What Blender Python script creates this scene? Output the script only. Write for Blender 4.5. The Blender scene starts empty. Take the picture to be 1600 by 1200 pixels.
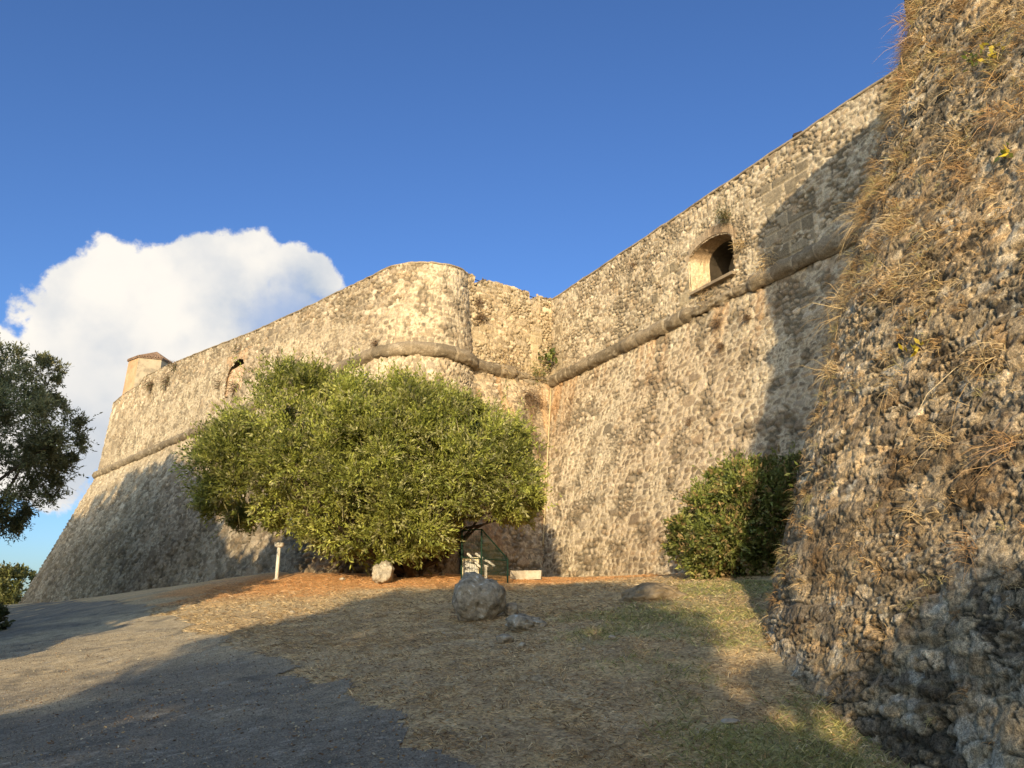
import bpy, math, random
import numpy as np
from mathutils import Vector, noise as mnoise
R = math.radians
rng = np.random.default_rng(7)
random.seed(7)
sc = bpy.context.scene

# ------------------------------------------------------------------ camera
cd = bpy.data.cameras.new('camera')
cd.sensor_width = 36.0
cd.lens = 27.05
cd.clip_start = 0.05
cd.clip_end = 5000
cam = bpy.data.objects.new('camera', cd)
sc.collection.objects.link(cam)
cam.location = (0, 0, 0)
cam.rotation_euler = (R(90 + 15.706), 0, 0)
sc.camera = cam

# ------------------------------------------------------------------ light
SUN_TRAVEL = 6.3      # compass heading the light travels towards
SUN_EL = 13.4
sc.view_settings.view_transform = 'Standard'
sc.view_settings.look = 'None'
sc.view_settings.gamma = 1
sc.view_settings.exposure = 0.55
ld = bpy.data.lights.new('sun', 'SUN')
ld.energy = 4.4
ld.angle = R(0.55)
ld.color = (1.0, 0.79, 0.48)
sun = bpy.data.objects.new('sun', ld)
sc.collection.objects.link(sun)
tv = Vector((math.sin(R(SUN_TRAVEL)) * math.cos(R(SUN_EL)), math.cos(R(SUN_TRAVEL)) * math.cos(R(SUN_EL)), -math.sin(R(SUN_EL))))
sun.rotation_euler = tv.to_track_quat('-Z', 'Y').to_euler()

world = bpy.data.worlds.new('World')
sc.world = world
world.use_nodes = True
nt = world.node_tree
nt.nodes.clear()
def wn(t, **k):
    n = nt.nodes.new(t)
    for a, b in k.items():
        setattr(n, a, b)
    return n
def lk(a, b): nt.links.new(a, b)
wout = wn('ShaderNodeOutputWorld')
bg = wn('ShaderNodeBackground')
bg.inputs['Strength'].default_value = 1.0
sky = wn('ShaderNodeTexSky', sky_type='NISHITA')
sky.sun_disc = False
sky.sun_elevation = R(SUN_EL)
sky.sun_rotation = R(SUN_TRAVEL + 180)
sky.altitude = 50
sky.air_density = 1.0
sky.dust_density = 0.6
sky.ozone_density = 2.2
skm = wn('ShaderNodeVectorMath', operation='MULTIPLY')
# clear deep blue opposite the sun, paler hazy glow round the sun, boosted as fill for the shade
skd = wn('ShaderNodeVectorMath', operation='DOT_PRODUCT'); skd.inputs[1].default_value = (-0.107, -0.967, 0.232)
skt = wn('ShaderNodeTexCoord'); lk(skt.outputs['Generated'], skd.inputs[0])
skr = wn('ShaderNodeMapRange', interpolation_type='SMOOTHSTEP'); lk(skd.outputs['Value'], skr.inputs['Value'])
skr.inputs['From Min'].default_value = -0.35; skr.inputs['From Max'].default_value = 0.8
skx = wn('ShaderNodeMix', data_type='RGBA'); lk(skr.outputs[0], skx.inputs['Factor'])
skx.inputs['A'].default_value = (0.064, 0.088, 0.132, 1)
skx.inputs['B'].default_value = (0.30, 0.285, 0.25, 1)
lk(skx.outputs['Result'], skm.inputs[1])
lk(sky.outputs[0], skm.inputs[0])
tc = wn('ShaderNodeTexCoord')
D0 = tc.outputs['Generated']
# cumulus cloud: union of puffs in direction space, edges broken up by noise
nz1 = wn('ShaderNodeTexNoise'); nz1.inputs['Scale'].default_value = 13; nz1.inputs['Detail'].default_value = 9; nz1.inputs['Roughness'].default_value = 0.6
lk(D0, nz1.inputs['Vector'])
nsub = wn('ShaderNodeVectorMath', operation='SUBTRACT'); nsub.inputs[1].default_value = (0.5, 0.5, 0.5)
lk(nz1.outputs['Color'], nsub.inputs[0])
nscl = wn('ShaderNodeVectorMath', operation='SCALE'); nscl.inputs['Scale'].default_value = 0.092
lk(nsub.outputs[0], nscl.inputs[0])
nadd = wn('ShaderNodeVectorMath', operation='ADD')
lk(D0, nadd.inputs[0]); lk(nscl.outputs[0], nadd.inputs[1])
PUFFS = [(-0.4880,0.8050,0.3250,0.046),(-0.4548,0.8151,0.3560,0.043),(-0.4246,0.8257,0.3640,0.036),(-0.3937,0.8413,0.3640,0.052),(-0.3474,0.8567,0.3770,0.050),(-0.3119,0.8600,0.4010,0.034),(-0.2769,0.8779,0.3880,0.041),(-0.2399,0.8885,0.3880,0.027),(-0.2180,0.9057,0.3600,0.024),(-0.5034,0.8031,0.2846,0.046),(-0.4464,0.8529,0.2707,0.105),(-0.3502,0.8879,0.2982,0.088),(-0.2642,0.9091,0.3222,0.052),(-0.6193,0.7541,0.2000,0.068),(-0.5238,0.8305,0.1894,0.095),(-0.5650,0.7900,0.2330,0.050)]
def wmath(op, a, b=None, c=None, clamp=False):
    n = wn('ShaderNodeMath', operation=op, use_clamp=clamp)
    for i, v in enumerate((a, b, c)):
        if v is None: continue
        if isinstance(v, (int, float)): n.inputs[i].default_value = v
        else: lk(v, n.inputs[i])
    return n.outputs[0]
def field(vec, k=0.012):
    cur = None
    for (x, y, z, r) in PUFFS:
        dn = wn('ShaderNodeVectorMath', operation='DISTANCE')
        lk(vec, dn.inputs[0]); dn.inputs[1].default_value = (x, y, z)
        v = wmath('SUBTRACT', r, dn.outputs['Value'])
        cur = v if cur is None else wmath('SMOOTH_MAX', cur, v, k)
    return cur
F = field(nadd.outputs[0])
def mrange(v, a, b, c=0.0, d=1.0, smooth=True):
    n = wn('ShaderNodeMapRange')
    if smooth: n.interpolation_type = 'SMOOTHSTEP'
    lk(v, n.inputs['Value'])
    n.inputs['From Min'].default_value = a; n.inputs['From Max'].default_value = b
    n.inputs['To Min'].default_value = c; n.inputs['To Max'].default_value = d
    return n.outputs[0]
alpha = mrange(F, -0.001, 0.009)
# soft inner relief of the cloud
nz2 = wn('ShaderNodeTexNoise'); nz2.inputs['Scale'].default_value = 9; nz2.inputs['Detail'].default_value = 6; nz2.inputs['Roughness'].default_value = 0.48
mp = wn('ShaderNodeMapping'); mp.inputs['Location'].default_value = (3.1, 1.7, 0.4)
lk(D0, mp.inputs['Vector']); lk(mp.outputs[0], nz2.inputs['Vector'])
# greyer belly low on the right side of the cloud
db = wn('ShaderNodeVectorMath', operation='DISTANCE'); lk(nadd.outputs[0], db.inputs[0]); db.inputs[1].default_value = (-0.275, 0.905, 0.322)
belly = mrange(db.outputs['Value'], 0.02, 0.12, 0.75, 0.0)
db2 = wn('ShaderNodeVectorMath', operation='DISTANCE'); lk(nadd.outputs[0], db2.inputs[0]); db2.inputs[1].default_value = (-0.47, 0.86, 0.20)
belly2 = mrange(db2.outputs['Value'], 0.02, 0.14, 0.28, 0.0)
shade = wmath('ADD', wmath('ADD', mrange(nz2.outputs['Fac'], 0.44, 0.68, 0.0, 0.42), belly), belly2, clamp=True)
cr = wn('ShaderNodeMix', data_type='RGBA')
lk(shade, cr.inputs['Factor'])
cr.inputs['A'].default_value = (0.70, 0.665, 0.61, 1)
cr.inputs['B'].default_value = (0.27, 0.34, 0.44, 1)
alpha2 = wmath('MULTIPLY', alpha, mrange(belly, 0.25, 0.85, 1.0, 0.62))
wm = wn('ShaderNodeMix', data_type='RGBA')
lk(alpha2, wm.inputs['Factor']); lk(skm.outputs[0], wm.inputs['A']); lk(cr.outputs['Result'], wm.inputs['B'])
lk(wm.outputs['Result'], bg.inputs['Color'])
lk(bg.outputs[0], wout.inputs[0])

# ------------------------------------------------------------------ helpers
def hd(a):
    return np.array([math.sin(R(a)), math.cos(R(a))])
def hsh(ix, iy, seed):
    a = (ix.astype(np.int64) * 374761393 + iy.astype(np.int64) * 668265263 + seed * 1274126177) & 0xFFFFFFFF
    a = ((a ^ (a >> 13)) * 1274126177) & 0xFFFFFFFF
    a = ((a ^ (a >> 16)) * 2246822519) & 0xFFFFFFFF
    return ((a ^ (a >> 15)) & 0xFFFFFF) / float(0x1000000)
def vn(x, y, seed=0):
    ix = np.floor(x); iy = np.floor(y)
    fx = x - ix; fy = y - iy
    fx = fx * fx * (3 - 2 * fx); fy = fy * fy * (3 - 2 * fy)
    a = hsh(ix, iy, seed); b = hsh(ix + 1, iy, seed); c = hsh(ix, iy + 1, seed); d = hsh(ix + 1, iy + 1, seed)
    return (a * (1 - fx) + b * fx) * (1 - fy) + (c * (1 - fx) + d * fx) * fy
def fbm(x, y, seed=0, o=4, g=0.5):
    s = 0; a = 1; t = 0
    for i in range(o):
        s = s + a * vn(x * 2 ** i + 17.3 * i, y * 2 ** i - 9.1 * i, seed + i)
        t += a; a *= g
    return s / t
def sstep(a, b, x):
    t = np.clip((x - a) / (b - a), 0, 1)
    return t * t * (3 - 2 * t)
def voro(x, y, seed, jit=0.85):
    row = np.floor(y)
    f1 = np.full(x.shape, 9.0); f2 = np.full(x.shape, 9.0); cid = np.zeros(x.shape); ox = np.zeros(x.shape); oy = np.zeros(x.shape)
    for dy in (-1, 0, 1):
        ry = row + dy
        off = hsh(ry * 0 + 3, ry, seed + 5)
        cx0 = np.floor(x - off)
        for dx in (-1, 0, 1):
            cx = cx0 + dx
            px = cx + 0.5 + off + (hsh(cx, ry, seed) - 0.5) * jit
            py = ry + 0.5 + (hsh(cx, ry, seed + 1) - 0.5) * jit
            ax = np.abs(px - x); ay = np.abs(py - y)
            d = np.hypot(ax, ay) * .45 + np.maximum(ax, ay) * .6     # blocky rather than round cells
            m = d < f1
            f2 = np.where(m, f1, np.minimum(f2, d))
            cid = np.where(m, hsh(cx, ry, seed + 2), cid)
            ox = np.where(m, x - px, ox); oy = np.where(m, y - py, oy)
            f1 = np.where(m, d, f1)
    return f1, f2, cid, ox, oy
def lerp(a, b, t): return a + (b - a) * t
def pick(cid, pal):
    pal = np.array(pal, float)
    i = np.minimum((cid * len(pal)).astype(int), len(pal) - 1)
    return pal[i]

def masonry(s, h, cw=.3, ch=.2, relief=.05, mw=.12, pal=None, mortar=(.5, .42, .3), gap=.45, seed=1, big=0.0, jit=.85, rough=.02, ew=.13, crack=0.0):
    """stone wall relief and albedo in unrolled wall metres"""
    ws = s + (fbm(s * 1.1, h * 1.1, seed + 40, 3) - .5) * .30 + (fbm(s * 7, h * 7, seed + 41, 3) - .5) * cw * .42
    wh = h + (fbm(s * .7, h * .9, seed + 50, 3) - .5) * .18 + (fbm(s * 7 + 3, h * 7, seed + 51, 3) - .5) * ch * .42
    f1, f2, cid, ox, oy = voro(ws / cw, wh / ch, seed, jit)
    e = f2 - f1
    # patches of larger or smaller stones
    if big > 0:
        g1, g2, gid, gx_, gy_ = voro(ws / (cw * 2.0), wh / (ch * 1.8), seed + 9, jit)
        sel = gid < big
        e = np.where(sel, (g2 - g1) * 1.5, e); ox = np.where(sel, gx_, ox); oy = np.where(sel, gy_, oy)
        cid = np.where(sel, gid / big, cid)
    k1, k2, kid, kx_, ky_ = voro(ws / (cw * .55), wh / (ch * .6), seed + 19, jit)
    sel = (vn(s * 1.4, h * 1.9, seed + 29) > .70)
    e = np.where(sel, (k2 - k1) * .75, e); cid = np.where(sel, kid, cid)
    ox = np.where(sel, kx_ * .5, ox); oy = np.where(sel, ky_ * .5, oy)
    e = e + (fbm(s * 13, h * 13, seed + 60, 3) - .5) * .17
    e = e - sstep(.52, .68, fbm(s * .8 + 9, h * 1.2, seed + 63, 4)) * .10   # mortar smeared over the stones in places
    prof = sstep(mw * .4, mw + ew, e)
    hr = (cid * 7.31) % 1.0
    n1 = fbm(s * 6, h * 6, seed + 70, 5, .68)
    n0 = fbm(s * .35, h * .35, seed + 80, 3)
    tilt = (((cid * 17.7) % 1.0) - .5) * ox + (((cid * 31.3) % 1.0) - .7) * oy
    disp = relief * prof * (.35 + .75 * hr) + relief * 1.5 * tilt * prof + (n1 - .5) * rough * 2.6
    gp = sstep(.5, .62, fbm(s * 1.7, h * 1.7, seed + 90, 3) + (gap - .5))
    disp -= (1 - prof) * gp * relief * .9
    col = pick(cid, pal)
    v = (.74 + .52 * ((cid * 13.7) % 1.0)) * (.8 + .4 * n1)
    col = col * v[..., None]
    m = np.array(mortar) * (.85 + .3 * n1)[..., None]
    gapc = np.array(mortar) * .22
    m = lerp(m, gapc, (gp * .85)[..., None])
    mm = 1 - sstep(mw * .7, mw + ew * .75, e)
    col = lerp(col, m, mm[..., None])
    if crack > 0:      # fine cracks and broken edges running through the stones
        rg = 1 - np.abs(2 * fbm(s * 3.3 + 5, h * 4.6, seed + 97, 5, .6) - 1)
        ck = sstep(.955, .985, rg)
        disp = disp - ck * crack
        col = col * (1 - .7 * ck)[..., None]
        sp = hsh(np.floor(s * 42), np.floor(h * 42), seed + 99)
        col = col * (.86 + .28 * sp)[..., None]
    col = col * (.82 + .36 * n0)[..., None]
    return disp, col

def link(o, parent=None):
    sc.collection.objects.link(o)
    if parent is not None:
        o.parent = parent
        w = Vector(parent.location)          # meshes hold world coordinates: undo the parents' own place
        if parent.parent is not None: w = w + Vector(parent.parent.location)
        o.location = -w
    return o
def tag(o, label=None, cat=None, group=None, kind=None):
    if label: o['label'] = label
    if cat: o['category'] = cat
    if group: o['group'] = group
    if kind: o['kind'] = kind
    return o
def empty(name, loc, label, cat, group=None):
    o = bpy.data.objects.new(name, None)
    o.empty_display_size = .3
    sc.collection.objects.link(o)
    o.location = loc
    return tag(o, label, cat, group)
def quads_mesh(name, V, Q, mat, col=None, parent=None, smooth=True):
    me = bpy.data.meshes.new(name)
    V = np.ascontiguousarray(V, dtype=np.float32).reshape(-1, 3)
    Q = np.ascontiguousarray(Q, dtype=np.int32).reshape(-1, 4)
    me.vertices.add(len(V)); me.vertices.foreach_set('co', V.ravel())
    me.loops.add(Q.size); me.loops.foreach_set('vertex_index', Q.ravel())
    me.polygons.add(len(Q))
    me.polygons.foreach_set('loop_start', np.arange(0, Q.size, 4, dtype=np.int32))
    me.polygons.foreach_set('loop_total', np.full(len(Q), 4, dtype=np.int32))
    me.update(calc_edges=True)
    if col is not None:
        c = np.ones((len(V), 4), np.float32)
        c[:, :3] = np.asarray(col, dtype=np.float32).reshape(-1, 3)
        at = me.color_attributes.new('Col', 'FLOAT_COLOR', 'POINT')
        at.data.foreach_set('color', c.ravel())
    if smooth: me.polygons.foreach_set('use_smooth', np.ones(len(Q), dtype=bool))
    me.materials.append(mat)
    me.validate()
    o = bpy.data.objects.new(name, me)
    return link(o, parent)
def grid_obj(name, P, mat, col=None, hole=None, parent=None, smooth=True):
    n, m = P.shape[:2]
    idx = np.arange(n * m).reshape(n, m)
    Q = np.stack([idx[:-1, :-1], idx[1:, :-1], idx[1:, 1:], idx[:-1, 1:]], -1)
    if hole is not None: Q = Q[~hole]
    return quads_mesh(name, P, Q, mat, col, parent, smooth)
class MB:
    """collects boxes, tubes, rings and polygons into one mesh"""
    def __init__(s): s.v = []; s.f = []
    def add(s, vs, fs):
        b = len(s.v); s.v += [tuple(map(float, v)) for v in vs]; s.f += [tuple(b + i for i in f) for f in fs]
    def box(s, c, size, rz=0, ax=None):
        hx, hy, hz = [q / 2 for q in size]
        cs, sn = math.cos(rz), math.sin(rz)
        vs = []
        for dz in (-hz, hz):
            for dx, dy in ((-hx, -hy), (hx, -hy), (hx, hy), (-hx, hy)):
                vs.append((c[0] + dx * cs - dy * sn, c[1] + dx * sn + dy * cs, c[2] + dz))
        s.add(vs, [(3, 2, 1, 0), (4, 5, 6, 7), (0, 1, 5, 4), (1, 2, 6, 5), (2, 3, 7, 6), (3, 0, 4, 7)])
    def tube(s, pts, rad, k=8, cap=True):
        pts = [Vector(p) for p in pts]
        if not hasattr(rad, '__len__'): rad = [rad] * len(pts)
        b = len(s.v); prev = None
        for i, p in enumerate(pts):
            t = (pts[min(i + 1, len(pts) - 1)] - pts[max(i - 1, 0)]).normalized()
            if prev is None:
                u = t.orthogonal().normalized()
            else:
                u = (prev - t * prev.dot(t)).normalized()
            prev = u; w = t.cross(u)
            for j in range(k):
                a = 2 * math.pi * j / k
                q = p + (u * math.cos(a) + w * math.sin(a)) * rad[i]
                s.v.append(tuple(q))
        for i in range(len(pts) - 1):
            for j in range(k):
                s.f.append((b + i * k + j, b + i * k + (j + 1) % k, b + (i + 1) * k + (j + 1) % k, b + (i + 1) * k + j))
        if cap:
            s.f.append(tuple(b + j for j in reversed(range(k))))
            s.f.append(tuple(b + (len(pts) - 1) * k + j for j in range(k)))
    def build(s, name, mat, parent=None, smooth=False):
        me = bpy.data.meshes.new(name); me.from_pydata(s.v, [], s.f); me.update()
        if smooth: me.polygons.foreach_set('use_smooth', [True] * len(me.polygons))
        me.materials.append(mat)
        return link(bpy.data.objects.new(name, me), parent)

# ------------------------------------------------------------------ materials
def mat_new(name, rough=.9, spec=.2):
    m = bpy.data.materials.new(name); m.use_nodes = True
    b = m.node_tree.nodes['Principled BSDF']
    b.inputs['Roughness'].default_value = rough
    b.inputs['Specular IOR Level'].default_value = spec
    return m, m.node_tree, b
def N(t, ty, **k):
    n = t.nodes.new(ty)
    for a, b in k.items(): setattr(n, a, b)
    return n
def mat_vcol(name, nscale=9, amp=.5, bump=.5, bdist=.02, bscale=30, rough=.95, tint=None, big=.25):
    m, t, b = mat_new(name, rough)
    a = N(t, 'ShaderNodeAttribute', attribute_name='Col')
    g = N(t, 'ShaderNodeTexCoord')
    nz = N(t, 'ShaderNodeTexNoise'); nz.inputs['Scale'].default_value = nscale; nz.inputs['Detail'].default_value = 6; nz.inputs['Roughness'].default_value = .65
    t.links.new(g.outputs['Object'], nz.inputs['Vector'])
    mr = N(t, 'ShaderNodeMapRange'); mr.inputs['From Min'].default_value = .25; mr.inputs['From Max'].default_value = .75
    mr.inputs['To Min'].default_value = 1 - amp; mr.inputs['To Max'].default_value = 1 + amp
    t.links.new(nz.outputs['Fac'], mr.inputs['Value'])
    vm = N(t, 'ShaderNodeVectorMath', operation='SCALE')
    t.links.new(a.outputs['Color'], vm.inputs[0]); t.links.new(mr.outputs[0], vm.inputs['Scale'])
    t.links.new(vm.outputs[0], b.inputs['Base Color'])
    n2 = N(t, 'ShaderNodeTexNoise'); n2.inputs['Scale'].default_value = bscale; n2.inputs['Detail'].default_value = 8; n2.inputs['Roughness'].default_value = .7
    t.links.new(g.outputs['Object'], n2.inputs['Vector'])
    bp = N(t, 'ShaderNodeBump'); bp.inputs['Strength'].default_value = bump; bp.inputs['Distance'].default_value = bdist
    t.links.new(n2.outputs['Fac'], bp.inputs['Height']); t.links.new(bp.outputs[0], b.inputs['Normal'])
    return m
def add_speckle(m, scale, lo, hi):
    t = m.node_tree; b = t.nodes['Principled BSDF']; src = b.inputs['Base Color'].links[0].from_socket
    g = N(t, 'ShaderNodeTexCoord'); nz = N(t, 'ShaderNodeTexNoise'); nz.inputs['Scale'].default_value = scale; nz.inputs['Detail'].default_value = 3
    t.links.new(g.outputs['Object'], nz.inputs['Vector'])
    mr = N(t, 'ShaderNodeMapRange'); mr.inputs['From Min'].default_value = .35; mr.inputs['From Max'].default_value = .65
    mr.inputs['To Min'].default_value = lo; mr.inputs['To Max'].default_value = hi
    t.links.new(nz.outputs['Fac'], mr.inputs['Value'])
    vm = N(t, 'ShaderNodeVectorMath', operation='SCALE'); t.links.new(src, vm.inputs[0]); t.links.new(mr.outputs[0], vm.inputs['Scale'])
    t.links.new(vm.outputs[0], b.inputs['Base Color'])
def mat_ramp(name, cols, scale=4, rough=.9, bump=.4, bdist=.02, bscale=25, metal=0, detail=6, spec=.2, vor=None):
    m, t, b = mat_new(name, rough, spec)
    b.inputs['Metallic'].default_value = metal
    g = N(t, 'ShaderNodeTexCoord')
    nz = N(t, 'ShaderNodeTexNoise'); nz.inputs['Scale'].default_value = scale; nz.inputs['Detail'].default_value = detail; nz.inputs['Roughness'].default_value = .62
    t.links.new(g.outputs['Object'], nz.inputs['Vector'])
    r = N(t, 'ShaderNodeValToRGB'); el = r.color_ramp.elements
    while len(el) < len(cols): el.new(.5)
    for i, (p, c) in enumerate(cols):
        el[i].position = p; el[i].color = (*c, 1)
    t.links.new(nz.outputs['Fac'], r.inputs['Fac']); t.links.new(r.outputs['Color'], b.inputs['Base Color'])
    n2 = N(t, 'ShaderNodeTexNoise'); n2.inputs['Scale'].default_value = bscale; n2.inputs['Detail'].default_value = 8
    t.links.new(g.outputs['Object'], n2.inputs['Vector'])
    bp = N(t, 'ShaderNodeBump'); bp.inputs['Strength'].default_value = bump; bp.inputs['Distance'].default_value = bdist
    t.links.new(n2.outputs['Fac'], bp.inputs['Height']); t.links.new(bp.outputs[0], b.inputs['Normal'])
    return m
def mat_leaf(name, trans=.35):
    m, t, b = mat_new(name, .5, .5)
    a = N(t, 'ShaderNodeAttribute', attribute_name='Col')
    t.links.new(a.outputs['Color'], b.inputs['Base Color'])
    tr = N(t, 'ShaderNodeBsdfTranslucent')
    t.links.new(a.outputs['Color'], tr.inputs['Color'])
    mx = N(t, 'ShaderNodeMixShader'); mx.inputs[0].default_value = trans
    out = t.nodes['Material Output']
    t.links.new(b.outputs[0], mx.inputs[1]); t.links.new(tr.outputs[0], mx.inputs[2]); t.links.new(mx.outputs[0], out.inputs['Surface'])
    return m
M_WALL = mat_vcol('rubble_masonry', nscale=10, amp=.26, bump=.7, bdist=.03, bscale=18)
M_WALLN = mat_vcol('weathered_masonry', nscale=30, amp=.65, bump=1.0, bdist=.025, bscale=34)
add_speckle(M_WALLN, 90, .62, 1.4)
add_speckle(M_WALL, 26, .78, 1.22)
M_GROUND = mat_vcol('dry_ground', nscale=24, amp=.75, bump=1.0, bdist=.03, bscale=30)
M_PATH = mat_vcol('worn_path', nscale=48, amp=.8, bump=1.0, bdist=.012, bscale=70)
M_GRAVEL = mat_vcol('gravel', nscale=60, amp=.2, bump=.1)
M_LEAF = mat_leaf('leaves', .42)
M_STRAW = mat_leaf('dry_straw', .25)
M_BARK = mat_ramp('bark', [(.3, (.035, .026, .018)), (.7, (.10, .075, .05))], scale=8, bump=.8, bdist=.02)
M_DARK = mat_ramp('dark_interior', [(.3, (.035, .028, .02)), (.7, (.07, .055, .04))], scale=3)  # dark colour stands in for the shade inside openings
M_ROCK = mat_ramp('lichen_rock', [(.30, (.09, .08, .06)), (.40, (.20, .175, .135)), (.52, (.34, .29, .215)), (.60, (.36, .33, .27)), (.66, (.60, .59, .54))], scale=8.5, bump=1, bdist=.035, bscale=18, detail=12)
M_ROCKP = mat_ramp('pale_rock', [(.3, (.26, .22, .17)), (.5, (.42, .37, .29)), (.75, (.56, .52, .44))], scale=4, bump=.8, bdist=.03, bscale=10)
M_MOUND = mat_ramp('mound_rock', [(.3, (.12, .09, .055)), (.5, (.24, .18, .11)), (.75, (.36, .28, .18))], scale=5, bump=1, bdist=.03, bscale=14)
M_GREEN = mat_ramp('green_paint', [(.3, (.005, .022, .014)), (.7, (.009, .034, .021))], scale=8, rough=.7, bump=.05, spec=.15)
M_CREAM = mat_ramp('cream_cabinet', [(.3, (.62, .56, .38)), (.7, (.72, .66, .47))], scale=3, rough=.6, bump=.05)
M_WHITE = mat_ramp('white_pipe', [(.3, (.62, .60, .55)), (.7, (.78, .76, .70))], scale=6, rough=.5, bump=.05)
M_GALV = mat_ramp('galvanised_post', [(.3, (.30, .30, .29)), (.7, (.46, .46, .44))], scale=9, rough=.5, bump=.1, metal=.3)
M_PIPE = mat_ramp('cream_pipe', [(.3, (.38, .30, .17)), (.7, (.50, .40, .24))], scale=5, rough=.6, bump=.05)
M_IRON = mat_ramp('rusty_iron', [(.3, (.02, .016, .014)), (.7, (.06, .04, .03))], scale=9, rough=.8)
M_TILE = mat_ramp('clay_tiles', [(.3, (.13, .085, .06)), (.55, (.21, .14, .10)), (.8, (.32, .25, .19))], scale=5, bump=.5)
M_PLAST = mat_ramp('orange_plaster', [(.32, (.33, .21, .125)), (.5, (.42, .28, .17)), (.72, (.50, .36, .24))], scale=1.6, bump=.4, bscale=12)
M_PLASTP = mat_ramp('pale_plaster', [(.38, (.24, .20, .15)), (.50, (.36, .30, .22)), (.8, (.44, .37, .28))], scale=1.4, bump=.4, bscale=12)
M_COPE = mat_ramp('coping_stone', [(.3, (.16, .125, .085)), (.5, (.27, .215, .15)), (.75, (.38, .31, .22))], scale=1.5, bump=.7, bscale=9, bdist=.04)

# ------------------------------------------------------------------ terrain (z = 0 is eye level)
CP = np.array([(0,0,-1.6),(-6,0,-1.6),(-12,0,-1.7),(4,0,-1.6),(0,-8,-1.7),(-10,-10,-1.8),(8,-8,-1.6),
(0,4,-1.42),(3.2,6.77,-1.29),(3.1,7.6,-1.08),(3.0,8.7,-.8),(3.1,9.5,-.59),(3.2,10.2,-.45),(3.8,12,-.12),(5,14.5,.25),(6.3,17,.5),
(6.4,20,.75),(4.9,23.2,.75),(4,25,.75),(1.7,29,.8),(0,8,-.95),(0,14,-.36),(0,20,.28),(0,24,.62),
(-8.6,28.9,1.01),(-14,34.8,.7),(-22,43.7,.1),(-39.3,63,-.34),(-4,22,.5),(-4,27,.9),(-6.6,10.7,-1.3),(-17,26,-.75),(-27,42,-.38),(-13,27,.1),(-9,20,-.25),(-5,14,-.65),(-11,33,.85),
(-30,20,-1.6),(-45,40,-1.5),(-50,65,-1.2),(12,20,1.0),(10,5,-1),(12,12,0),(5,35,1),(-20,8,-1.6)])
def Uf(r): return np.where(r > 1e-9, r * r * np.log(np.maximum(r, 1e-9)), 0)
_D = np.hypot(CP[:, None, 0] - CP[None, :, 0], CP[:, None, 1] - CP[None, :, 1])
_n = len(CP); _A = np.zeros((_n + 3, _n + 3)); _A[:_n, :_n] = Uf(_D) + np.eye(_n)
_A[:_n, _n] = 1; _A[:_n, _n + 1:] = CP[:, :2]; _A[_n:, :_n] = _A[:_n, _n:].T
_W = np.linalg.solve(_A, np.r_[CP[:, 2], 0, 0, 0])
def gz(x, y):
    x = np.asarray(x, float); y = np.asarray(y, float)
    z = _W[_n] + _W[_n + 1] * x + _W[_n + 2] * y
    for i in range(_n):
        z = z + _W[i] * Uf(np.hypot(x - CP[i, 0], y - CP[i, 1]))
    d = np.hypot(x + 12, y - 25)
    t = sstep(48, 85, d)
    z = np.clip(z, -4, 3)
    return z * (1 - t) + t * (-2.2 - .004 * d)
def gz1(x, y): return float(gz(np.array([x]), np.array([y]))[0]) + float(gdet(np.array([x]), np.array([y]))[0])
def gdet(x, y):
    return (fbm(x * 1.3, y * 1.3, 301, 3) - .5) * .10 * sstep(1.0, 3.0, np.hypot(x, y)) + (fbm(x * 5, y * 5, 311, 3) - .5) * .03
# path outline (plan)
PATH = [(-.26, 6.0), (-.5, 6.5), (-.89, 7.29), (-1.24, 8.05), (-1.79, 8.86), (-2.72, 10.84), (-3.97, 12.6), (-5.23, 14.09), (-7.4, 17.54), (-9.46, 20.78), (-14.39, 28.2), (-19.5, 34.5), (-27, 42.5), (-31, 41), (-25, 33), (-19, 26.5), (-13.5, 19.5), (-11, 12), (-11, 4), (-11, -6), (-1, -6), (-.05, 3)]
def inpoly(x, y, poly):
    c = np.zeros(x.shape, bool); j = len(poly) - 1
    for i in range(len(poly)):
        xi, yi = poly[i]; xj, yj = poly[j]
        m = ((yi > y) != (yj > y)) & (x < (xj - xi) * (y - yi) / (yj - yi + 1e-12) + xi)
        c ^= m; j = i
    return c
def grasscol(x, y):
    straw = np.array((.52, .385, .21)); needle = np.array((.58, .29, .11)); soil = np.array((.29, .215, .135)); green = np.array((.27, .26, .11)); dust = np.array((.46, .37, .24))
    n1 = fbm(x * .8, y * .8, 21, 4); n2 = fbm(x * 3.1, y * 3.1, 31, 4); n3 = fbm(x * 11, y * 11, 37, 3)
    c = lerp(straw, soil, (sstep(.42, .62, n2) * .55)[..., None])
    c = lerp(c, dust, (sstep(.5, .7, n1) * .5)[..., None])
    # needles below the big tree
    dt = np.hypot((x + 4.2) / 6.5, (y - 24.5) / 5.0)
    c = lerp(c, needle, (sstep(1.25, .6, dt + (n1 - .5) * .8) * .85)[..., None])
    dt2 = np.hypot((x - 1.5) / 3.5, (y - 24) / 3.2)
    c = lerp(c, needle * 1.05, (sstep(1.2, .5, dt2 + (n1 - .5) * .6) * .7)[..., None])
    gr = greenmask(x, y)
    c = lerp(c, green, (gr * .8)[..., None])
    return c * (.82 + .66 * n3)[..., None]
def greenmask(x, y):
    n1 = fbm(x * .9 + 5, y * .9, 61, 4)
    d1 = np.hypot((x - 2.5) / 1.1, (y - 6.2) / 3.2)     # at foot of near wall
    d2 = np.hypot((x - 2.2) / 1.7, (y - 11.8) / 3.0)
    d3 = np.hypot((x - 4.8) / 2.0, (y - 15.5) / 2.8)
    g = np.maximum(np.maximum(sstep(1.4, .5, d1), sstep(1.3, .4, d2) * .85), sstep(1.3, .4, d3))
    return np.clip(g * sstep(.36, .58, n1 + g * .12), 0, 1)
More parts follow.
